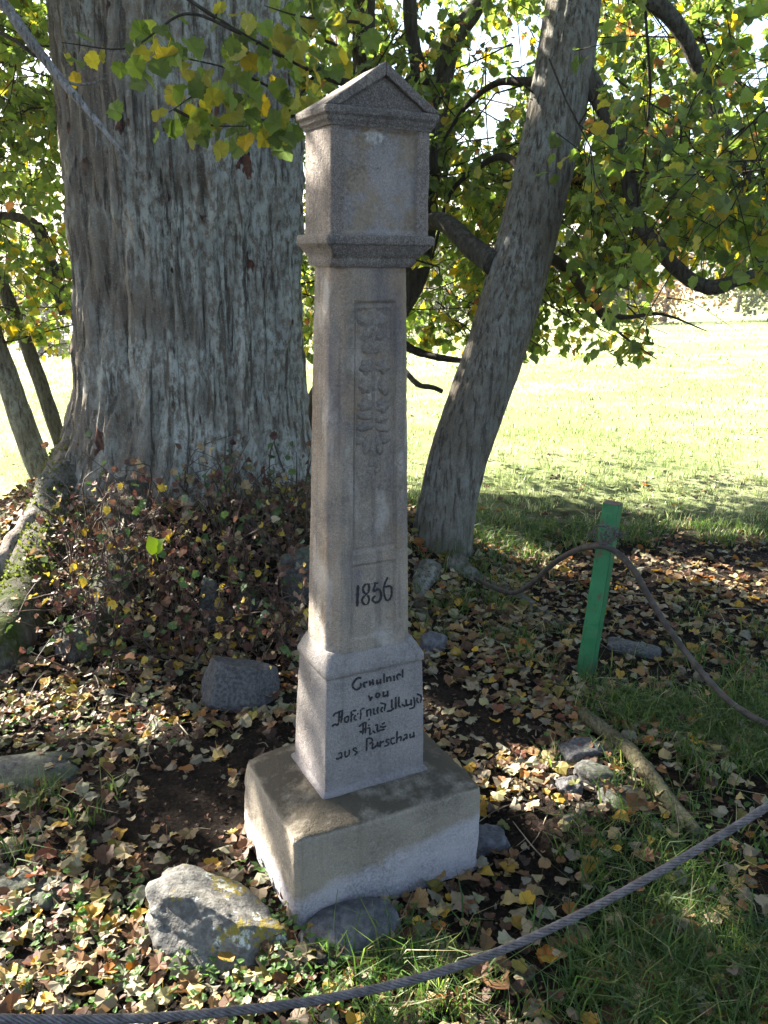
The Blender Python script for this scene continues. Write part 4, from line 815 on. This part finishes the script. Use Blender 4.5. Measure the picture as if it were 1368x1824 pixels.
obj('post_body', mesh('post_body', *sheet(V), smooth=False, mat=m_post), post)
tp = np.array(post_ring(pt + ax * .0005, w_ * .985, .12)); tv = np.vstack([tp, tp + ax * .004, [pt + ax * .0045]]); k8 = np.arange(8)
obj('top_face', mesh('top_face', tv, np.vstack([np.stack([k8, (k8 + 1) % 8, 8 + (k8 + 1) % 8], 1), np.stack([k8, 8 + (k8 + 1) % 8, 8 + k8], 1), np.stack([8 + k8, 8 + (k8 + 1) % 8, np.full(8, 16)], 1)]), smooth=False, mat=m_wood), post)
Yp = pb[1] - .055
hp = [(847, 1030, 3.98), (880, 1047, 3.85), (915, 1056, 3.65), (948, 1038, 3.5), (987, 1003, 3.35), (1027, 980, 3.18), (1066, 972, Yp), (1097, 983, Yp), (1128, 1014, 3.03), (1154, 1060, 3.0), (1189, 1117, 2.95), (1228, 1170, 2.9), (1272, 1223, 2.8), (1316, 1262, 2.72), (1380, 1296, 2.62), (1480, 1330, 2.5)]
hose = crom([U(*p) for p in hp], 160); V, T = tube(hose, .0115, 12)
ho = tag(obj('hose', mesh('hose', V, T, mat=m_band), at=hose[60]), 'dark old cable arching over the green post to the right edge', 'cable')
# withered stalks tied at the post
parts = []; kc_ = U(1076, 968, Yp - .02)
for q in range(16):
    d = rng.normal(0, .6, 3) * [1.3, .4, .5] + [.1, -.3, 1.0]; d = norm(d) * rng.uniform(.03, .085); parts.append(tube(crom([kc_, kc_ + d * .5 + rng.normal(0, .006, 3), kc_ + d + rng.normal(0, .012, 3)], 6), np.linspace(.0022, .0012, 6), 4))
    e = kc_ + d; parts += [tube(np.array([e, e + rng.normal(0, .010, 3), e + rng.normal(0, .014, 3)]), [.0018, .0022, .0008], 4) for _ in range(3)]
parts.append(tube(np.array([kc_ + [.012 * math.cos(t), .012 * math.sin(t) + .01, .004 * math.sin(3 * t)] for t in np.linspace(0, 6.28, 14)]), .003, 5))
V, T = joinVT(parts); tag(obj('dried_stalks', mesh('dried_stalks', V, T, mat=flat_mat('dry_stalk', (.06, .05, .055), (.13, .11, .11), 60)), at=kc_), 'withered dark twig bunch tied to the front of the green post', 'twigs')
rp = [(-140, 1806, 1.12), (0, 1815, 1.15), (140, 1816, 1.18), (280, 1812, 1.21), (450, 1797, 1.25), (600, 1775, 1.29), (750, 1741, 1.33), (900, 1690, 1.375), (1050, 1620, 1.42), (1200, 1538, 1.47), (1368, 1436, 1.53), (1560, 1310, 1.6)]
C = crom([U(*p) for p in rp], 600); T_, N_, B_ = frames(C); sl = np.concatenate([[0], np.cumsum(np.linalg.norm(np.diff(C, axis=0), axis=1))])
rope = empty('wire_rope', tuple(C[300])); tag(rope, 'twisted steel wire rope sagging across the bottom foreground', 'rope')
for q in range(6):
    ph = sl * 2 * np.pi / .075 + q * np.pi / 3; obj('strand', mesh('strand', *tube(C + .0056 * (np.cos(ph)[:, None] * N_ + np.sin(ph)[:, None] * B_), .0031, 6), mat=m_rope), rope)
obj('core', mesh('core', *tube(C[::6], .0042, 6), mat=m_rope), rope)
W = []
for x, y in ((1035, 1278), (1075, 1310), (1120, 1345), (1160, 1395), (1195, 1440), (1240, 1495)): g = G(x, y, .02); W.append((g[0], g[1], hgt(g[0], g[1]) + .038))
P = crom(W, 70); V, T = tube(P, np.interp(np.linspace(0, 1, 70), [0, .1, .5, 1], [.024, .027, .025, .020]), 14); V[:70 * 14] += (norm(V[:70 * 14] - np.repeat(P, 14, 0)).T * (fbm(V[:70 * 14] * 40, 3) * .004)).T
tag(obj('fallen_branch', mesh('fallen_branch', V, T, mat=m_log), at=W[3]), 'mossy fallen branch lying in the grass below the green post', 'branch')

# ------------------------------------------------------------------ leaf litter
LIT = np.array([(.36, .28, .15), (.42, .36, .23), (.28, .185, .09), (.19, .105, .05), (.10, .053, .03), (.16, .06, .033), (.40, .27, .04), (.48, .33, .04), (.23, .21, .045), (.14, .165, .045), (.36, .15, .028), (.29, .30, .22), (.065, .036, .024)])
LITN = ['pale tan', 'cream', 'light brown', 'brown', 'dark brown', 'reddish brown', 'yellow', 'bright yellow', 'olive yellow', 'green', 'orange', 'silvery grey', 'blackish brown']
LW = np.array([.085, .03, .13, .16, .17, .075, .07, .04, .09, .035, .03, .03, .13]); LW /= LW.sum()
SOIL = [(G(330, 1430), .42, .24), (G(880, 1300), .28, .19), (G(800, 1250), .2, .2), (G(450, 1330), .2, .16), (G(940, 1480), .15, .12), (G(500, 1560), .1, .1)]
def soilmask(x, y):
    m = 0
    for c, a, b in SOIL: m = np.maximum(m, np.exp(-(((x - c[0]) / a) ** 2 + ((y - c[1]) / b) ** 2)))
    return m
def in_base(x, y, mrg=0.):
    q = to_local(P3(x, y, 0.)); return (np.abs(q[..., 0]) < .262 + mrg) & (np.abs(q[..., 1]) < .212 + mrg)
def density(x, y):
    d = np.clip((5.15 - y + .25 * np.sin(x * 2.3) + .5 * fbm(P3(x * 1.3, y * 1.3, 21.), 3)) / 1.0, .04, 1) * np.where(x < -1.9, np.clip((x + 3.2) / 1.2, 0, 1), 1)
    d = d * (1 - .94 * soilmask(x, y)); g = np.clip((x - .25) / .5, 0, 1) * np.clip((2.65 - y) / .5, 0, 1); d = d * (1 - .15 * g)
    n = fbm(P3(x * 2.2, y * 2.2, 6.), 3); d = d * np.clip(.75 + 1.1 * n, .15, 1.2); return np.maximum(d, .95 * np.exp(-((x + 1.2) ** 2 / .3 + (y - 2.85) ** 2 / .12)))
N = 92000; lx, ly = rng.uniform(-2.9, 4.2, N), rng.uniform(.9, 6.6, N); k = (rng.random(N) < density(lx, ly) * .62) & ~in_base(lx, ly, -.01); lx, ly = lx[k], ly[k]
mx = rng.uniform(-14, 14, 900); my = 6 + rng.exponential(4, 900); lx, ly = np.concatenate([lx, mx]), np.concatenate([ly, my]); N = len(lx)
tilt = rng.normal(0, .27, (N, 2)); e = .02; hz = hgt(lx, ly); nrm = np.stack([-(hgt(lx + e, ly) - hz) / e + tilt[:, 0], -(hgt(lx, ly + e) - hz) / e + tilt[:, 1], np.ones(N)], 1)
pos = np.stack([lx, ly, hz + .006 + rng.random(N) ** 2 * .030 + .035 * rng.random(N) * np.clip((lx - .25) / .5, 0, 1) * np.clip((2.65 - ly) / .5, 0, 1)], 1); an = rng.uniform(0, 6.283, N); dd = np.stack([np.cos(an), np.sin(an), rng.normal(0, .25, N)], 1)
flip = rng.random(N) < .45; nrm[flip] *= -1; ci = rng.choice(len(LIT), N, p=LW); cl = LIT[ci] * [1.0, .88, .76] * rng.uniform(.4, 1.0, (N, 1)); sz = rng.uniform(.018, .046, N) + .020 * rng.random(N) ** 2
pos = pos - norm(dd) * (sz * .4)[:, None]
x, y, d = PIX(pos); inn = (x > 5) & (x < 1363) & (y > 900) & (y < 1815); app = np.where(inn, sz / d, 0); top = np.argsort(-app)[:300]
V, T, Cc = (lambda kk: place(pos[kk], dd[kk], nrm[kk], sz[kk], [0, 1, 3, 1], cl[kk], cv=1.2))(np.setdiff1d(np.arange(N), top))
cN = 17000; cx_, cy_ = rng.uniform(-1.9, 3.4, cN), rng.uniform(.9, 5.2, cN); k = ~in_base(cx_, cy_, .0); cx_, cy_ = cx_[k], cy_[k]; cN = len(cx_); an = rng.uniform(0, 6.283, cN)
V2, T2, C2 = place(np.stack([cx_, cy_, hgt(cx_, cy_) + rng.uniform(.003, .014, cN)], 1), np.stack([np.cos(an), np.sin(an), rng.normal(0, .4, cN)], 1), rng.normal(0, .45, (cN, 3)) + [0, 0, 1], rng.uniform(.006, .019, cN), [2], LIT[rng.choice([2, 3, 4, 4, 5, 12, 12, 12], cN)] * rng.uniform(.35, .9, (cN, 1)), cv=1.2)
T = np.vstack([T, T2 + len(V)]); V = np.vstack([V, V2]); Cc = np.vstack([Cc, C2])
tag(obj('leaf_litter', mesh('leaf_litter', V, T, Cc, smooth=False, mat=m_litter)), 'fallen autumn leaves covering the ground under the trees', 'leaf litter', kind='stuff')
shapes = []
for q in range(8):
    B, T = leaf_shape([4, 3, 1][q % 3], rng.uniform(0, .7), rng.uniform(-1.2, .9), rng.uniform(-.8, .8)); shapes.append(mesh('fallen_leaf', B, T, smooth=False, mat=m_litter_o))
MARKS = [('in front of the lichen boulder', 380, 1770), ('left of the lichen boulder', 150, 1620), ('by the flat rock at the left edge', 80, 1430), ('on dark soil left of the base block', 330, 1430), ('in front of the blue-grey stone', 620, 1760), ('in the grass right of the base block', 900, 1560), ('beside the fallen branch', 1130, 1400), ('in the grass at the lower right corner', 1250, 1700), ('in the foreground below the wire rope', 850, 1790), ('at the lower left corner', 60, 1760)]
ORD = ['leftmost', 'second from left', 'third from left', 'fourth from left', 'fifth from left', 'sixth from left', 'seventh from left', 'eighth from left', 'ninth from left', 'tenth from left', 'eleventh from left', 'twelfth from left'] + ['%dth from left' % k for k in range(13, 60)]
byg = {}
for q in sorted(top, key=lambda q_: x[q_]):
    d3 = norm(dd[q]); n3 = norm(nrm[q] - d3 * (nrm[q] @ d3)); s3 = np.cross(d3, n3); s_ = sz[q]; p = pos[q]
    o = bpy.data.objects.new('fallen_leaf', shapes[rng.integers(8)]); COL.objects.link(o)
    o.matrix_basis = Matrix(((s3[0] * s_, d3[0] * s_, n3[0] * s_, p[0]), (s3[1] * s_, d3[1] * s_, n3[1] * s_, p[1]), (s3[2] * s_, d3[2] * s_, n3[2] * s_, p[2]), (0, 0, 0, 1)))
    o.color = (*cl[q], 1); mk = min(MARKS, key=lambda m_: (m_[1] - x[q]) ** 2 + (m_[2] - y[q]) ** 2)
    byg.setdefault((LITN[ci[q]], mk[0]), []).append(o)
for (cn, mk), os_ in byg.items():
    for r_, o in enumerate(os_):
        tag(o, cn + ' fallen leaf ' + mk + ('' if len(os_) == 1 else ', ' + ORD[r_]), 'leaf', 'fallen leaves nearest the camera')

# ------------------------------------------------------------------ grass, weeds, brushwood, twigs, moss
def blades(x, y, h_, wd, lean_, cols):
    N = len(x); z = hgt(x, y) - .004; a = rng.uniform(0, 6.283, N); b = rng.uniform(0, 6.283, N); s_ = np.stack([np.cos(a), np.sin(a), 0 * a], 1); l_ = np.stack([np.cos(b), np.sin(b), 0 * b], 1) * (lean_ * h_)[:, None]
    p = np.stack([x, y, z], 1); up = np.array([0, 0, 1.])
    v = [p - s_ * wd[:, None], p + s_ * wd[:, None], p - s_ * wd[:, None] * .8 + l_ * .22 + up * (h_ * .5)[:, None], p + s_ * wd[:, None] * .8 + l_ * .22 + up * (h_ * .5)[:, None], p + l_ + up * (h_ * (1 - .35 * np.minimum(lean_, 1.4)))[:, None]]
    V = np.stack(v, 1).reshape(-1, 3); T = np.array([(0, 1, 3), (0, 3, 2), (2, 3, 4)]); T = (T[None] + (np.arange(N) * 5)[:, None, None]).reshape(-1, 3)
    return V, T, np.repeat(cols, 5, 0)
GC = np.array([(.03, .065, .014), (.05, .095, .02), (.085, .13, .03), (.13, .155, .045), (.24, .21, .11)])
MC = np.array([(.09, .14, .04), (.15, .20, .075), (.22, .27, .115), (.29, .32, .16), (.37, .36, .22)])
def mcols(N, w): return MC[rng.choice(5, N, p=np.array(w) / sum(w))] * rng.uniform(.75, 1.25, (N, 1))
def gcols(N, w): return GC[rng.choice(5, N, p=np.array(w) / sum(w))] * rng.uniform(.75, 1.25, (N, 1))
def tufts(nt, xr, yr, per, dens, spread): 
    tx, ty = rng.uniform(*xr, nt), rng.uniform(*yr, nt); k = rng.random(nt) < dens(tx, ty); tx, ty = tx[k], ty[k]
    x = np.repeat(tx, per) + rng.normal(0, spread, len(tx) * per); y = np.repeat(ty, per) + rng.normal(0, spread, len(tx) * per); k = ~in_base(x, y, .01); return x[k], y[k]
def gd(x, y):
    n = fbm(P3(x * 1.7, y * 1.7, 12.), 3); d = np.clip((x - .28 - .35 * np.clip(y - 1.6, 0, 1)) / .4, 0, 1) * np.clip((2.7 - y) / .6, 0, 1) * np.clip(.6 + 1.6 * n, 0, 1)
    d = np.maximum(d, .75 * np.exp(-(((x - 1.35) / .5) ** 2 + ((y - 2.9) / .5) ** 2))); d = np.maximum(d, np.clip((y - 4.25 + .8 * n) / .7, 0, 1) * (x > .1))
    for px, py, r_ in ((100, 1440, .12), (220, 1460, .09), (60, 1530, .1), (1130, 1260, .2), (1240, 1290, .2), (930, 1160, .12), (880, 1080, .14), (760, 1090, .12), (1080, 1250, .1), (700, 1770, .15)):
        c = G(px, py); d = np.maximum(d, .8 * np.exp(-((x - c[0]) ** 2 + (y - c[1]) ** 2) / r_ ** 2))
    return d * (1 - .9 * soilmask(x, y))
x1, y1 = tufts(6500, (-1.7, 3.2), (.95, 5.2), 14, gd, .022); xb, yb = tufts(4200, (0., 2.6), (.95, 2.9), 15, gd, .022); x1, y1 = np.concatenate([x1, xb]), np.concatenate([y1, yb]); n1 = len(x1)
A = blades(x1, y1, rng.uniform(.04, .10, n1) + .09 * rng.random(n1) ** 3, rng.uniform(.0013, .0032, n1), rng.uniform(.3, 1.5, n1), gcols(n1, [.35, .32, .2, .08, .05]))
tag(obj('grass', mesh('grass', *A, mat=m_grass)), 'dark green grass tufts growing among the fallen leaves', 'grass', kind='stuff')
def md(x, y): return np.clip((y - 4.6 + .6 * fbm(P3(x * 1.1, y * 1.1, 2.), 3)) / .9, 0, 1) * np.clip(1.2 - .35 * np.abs(x - .3 * y) / y * 1.3, .2, 1) * np.where(x < -1, np.clip((y - 5.2) / 1., .0, 1), 1)
x2, y2 = tufts(4800, (-5, 5.5), (4.9, 9.5), 9, md, .03); n2 = len(x2)
x3, y3 = tufts(5200, (-11, 11), (9, 22), 7, lambda a, b: 1. + 0 * a, .07); n3 = len(x3)
x4, y4 = tufts(2600, (-26, 26), (20, 54), 5, lambda a, b: 1. + 0 * a, .2); n4 = len(x4)
A = [blades(x2, y2, rng.uniform(.035, .10, n2), rng.uniform(.0018, .0035, n2), rng.uniform(.2, 1.2, n2), mcols(n2, [.15, .25, .3, .2, .1])), blades(x3, y3, rng.uniform(.04, .10, n3), rng.uniform(.004, .008, n3), rng.uniform(.2, 1.1, n3), mcols(n3, [.1, .25, .3, .25, .1])), blades(x4, y4, rng.uniform(.05, .16, n4), rng.uniform(.012, .03, n4), rng.uniform(.2, 1., n4), mcols(n4, [.1, .25, .3, .25, .1]))]
V, T = joinVT([a[:2] for a in A]); tag(obj('meadow_grass', mesh('meadow_grass', V, T, np.vstack([a[2] for a in A]), mat=m_meadow)), 'short sunlit meadow grass behind the trees', 'grass', kind='stuff')
# little broad-leaved weeds
wx, wy = [], []
for px, py, r_, n_ in ((330, 1740, .10, 260), (430, 1750, .1, 260), (120, 1690, .12, 240), (160, 1760, .1, 200), (60, 1650, .1, 140), (470, 1580, .06, 100), (250, 1600, .06, 110), (160, 1300, .1, 160), (60, 1290, .1, 160), (720, 1690, .06, 90), (560, 1700, .05, 110), (1010, 1330, .06, 80), (1060, 1290, .07, 90), (560, 1790, .08, 160), (700, 1800, .1, 180), (250, 1290, .08, 90), (1180, 1300, .1, 120), (1280, 1480, .12, 120), (480, 1660, .06, 120)):
    c = G(px, py); n_ = int(n_ * .35); wx.append(c[0] + rng.normal(0, r_, n_)); wy.append(c[1] + rng.normal(0, r_, n_))
wx, wy = np.concatenate(wx), np.concatenate(wy); k = ~in_base(wx, wy, .005); wx, wy = wx[k], wy[k]; N = len(wx); an = rng.uniform(0, 6.283, N)
V, T, Cc = place(np.stack([wx, wy, hgt(wx, wy) + rng.uniform(.008, .045, N)], 1), np.stack([np.cos(an), np.sin(an), rng.normal(.1, .3, N)], 1), rng.normal(0, .3, (N, 3)) + [0, 0, 1], rng.uniform(.010, .024, N), [1, 2], np.array([(.05, .10, .024)]) * rng.uniform(.6, 1.4, (N, 1)))
tag(obj('ground_weeds', mesh('ground_weeds', V, T, Cc, smooth=False, mat=m_grass)), 'small bright green weeds creeping among the leaves', 'weeds', kind='stuff')
# brushwood at the foot of the big trunk
parts, ends = [], []
for q in range(900):
    px, py = rng.uniform(110, 545), rng.uniform(815, 1190)
    if py < 860 + max(0, (250 - px)) * .8: continue
    g = G(px, py)
    if in_base(g[0], g[1], .05): continue
    d = norm(rng.normal(0, .55, 3) + [0, -.25, .75]) * rng.uniform(.08, .40); m_ = g + d * .55 + rng.normal(0, .03, 3); e = g + d + rng.normal(0, .05, 3) + [0, 0, -.03]
    parts.append(tube(crom([g - [0, 0, .03], m_, e], 8), np.linspace(.0035, .0012, 8) * rng.uniform(.6, 1.5), 4, False)); ends += [m_, e, (m_ + e) / 2]
for pts in ([(110, 1020), (190, 965), (270, 955), (350, 975), (430, 1000), (530, 1010)], [(200, 1230), (215, 1180), (250, 1165), (265, 1160)], [(500, 1140), (530, 1120), (545, 1110)]):
    W = [G(x_, y_) + [0, -.03, .05] for x_, y_ in pts]; parts.append(tube(crom(W, 30), np.linspace(.006, .003, 30), 5))
V, T = joinVT(parts); tag(obj('brushwood', mesh('brushwood', V, T, mat=flat_mat('shoot_bark', (.03, .02, .016), (.085, .055, .04), 60))), 'tangle of thin brown shoots at the foot of the big trunk', 'brushwood', kind='stuff')
ends = np.array(ends); ends = ends[rng.random(len(ends)) < .95]; ends = np.repeat(ends, 1, 0) + rng.normal(0, .025, (len(ends), 3)); N = len(ends)
bc = np.array([(.075, .04, .03), (.10, .042, .034), (.15, .08, .05), (.06, .10, .03), (.30, .22, .12), (.42, .30, .05), (.07, .035, .03)]); cl = bc[rng.choice(7, N, p=[.20, .12, .18, .18, .08, .09, .15])] * rng.uniform(.7, 1.2, (N, 1))
V, T, Cc = place(ends, rng.normal(0, .6, (N, 3)) + [0, -.2, -.4], rng.normal(0, .6, (N, 3)) + [0, -.5, .6], rng.uniform(.016, .044, N), [0, 1, 3], cl)
tag(obj('brushwood_leaves', mesh('brushwood_leaves', V, T, Cc, smooth=False, mat=m_litter)), 'dark red-brown and green leaves on the shoots below the trunk', 'leaves', kind='stuff')
hl = []
c = U(278, 985, 3.15); 
for sx, ang in ((-1, 2.4), (1, .6)):
    B, T = leaf_shape(1, .25, -.3, 0.); me = mesh('leaf', B * .075, T, mat=m_leaf_o); o = bpy.data.objects.new('leaf', me); hl.append((o, ang))
seed_ = empty('seedling', tuple(G(283, 1040))); tag(seed_, 'pair of bright green leaves on a thin stalk in the brushwood', 'seedling')
obj('stalk', mesh('stalk', *tube(crom([np.array(seed_.location), (np.array(seed_.location) + c) / 2 + [.01, 0, 0], c], 10), .0022, 5), mat=m_grass), seed_)
for o, ang in hl:
    COL.objects.link(o); o.parent = seed_; o.location = Vector(c) - seed_.location; o.rotation_euler = (math.radians(55), 0, ang - 1.57); o.color = (.16, .24, .03, 1)
# moss cushions on the left buttress root
cxy = crom([U(150, 830, 4.35), U(100, 930, 4.0), U(55, 1040, 3.55), U(5, 1150, 3.15), U(-60, 1240, 2.95)], 12); mp = []
for q in range(5200):
    u = rng.random(); k = min(int(u * 11), 10); c = cxy[k] * (1 - (u * 11 - k)) + cxy[k + 1] * (u * 11 - k)
    rad_ = np.interp(u, [0, .25, .5, .75, 1], [.18, .15, .12, .10, .05]); n_ = norm(rng.normal(0, 1, 3) + [.15, -.5, .7]); mp.append((c + n_ * rad_ * 1.0, n_))
pp = np.array([m_[0] for m_ in mp]); nn = np.array([m_[1] for m_ in mp]); k = fbm(pp * 6, 3) > -.08; pp, nn = pp[k], nn[k]; N = len(pp)
V, T, Cc = place(pp, nn + rng.normal(0, .5, (N, 3)), rng.normal(0, 1, (N, 3)), rng.uniform(.008, .022, N), [2], np.array([(.05, .062, .014)]) * rng.uniform(.5, 1.7, (N, 1)))
tag(obj('moss', mesh('moss', V, T, Cc, smooth=False, mat=m_grass)), 'green moss cushions on the left buttress root', 'moss', kind='stuff')
# loose twigs and straws on the ground
parts = []
for q in range(260):
    x_, y_ = rng.uniform(-1.3, 2.2), rng.uniform(1.1, 4.2)
    if in_base(x_, y_, .02): continue
    a = rng.uniform(0, 6.28); L_ = rng.uniform(.05, .22); b = np.array([x_, y_, float(hgt(x_, y_)) + .012]); d = np.array([math.cos(a), math.sin(a), 0]) * L_
    P = crom([b, b + d * .5 + rng.normal(0, .008, 3), b + d + rng.normal(0, .012, 3)], 6); P[:, 2] = np.maximum(P[:, 2], hgt(P[:, 0], P[:, 1]) + .004); parts.append(tube(P, np.linspace(.0022, .001, 6) * rng.uniform(.6, 1.6), 4, False))
V, T = joinVT(parts); tag(obj('loose_twigs', mesh('loose_twigs', V, T, mat=flat_mat('straw', (.09, .065, .045), (.30, .25, .18), 9))), 'thin dry twigs and straws scattered over the leaf litter', 'twigs', kind='stuff')

# ------------------------------------------------------------------ thin autumn haze over the meadow
me = bpy.data.meshes.new('haze'); bm = bmesh.new(); bmesh.ops.create_cube(bm, size=1.); bm.to_mesh(me); bm.free()
hz_ = bpy.data.objects.new('haze', me); COL.objects.link(hz_); zlo = float(ZZ.min()) - 1.2; ztop = 16.
hz_.scale = (gx[-1] - gx[0] + 10, gy[-1] - gy[0] + 10, ztop - zlo); hz_.location = ((gx[-1] + gx[0]) / 2, (gy[-1] + gy[0]) / 2, (ztop + zlo) / 2); hz_['kind'] = 'stuff'
t = NT('haze_air'); pv = t.n('ShaderNodeVolumePrincipled'); pv.inputs['Density'].default_value = .0006; pv.inputs['Color'].default_value = (.93, .95, 1, 1); pv.inputs['Anisotropy'].default_value = .35
t.l(pv.outputs[0], t.out.inputs['Volume']); me.materials.append(t.m)
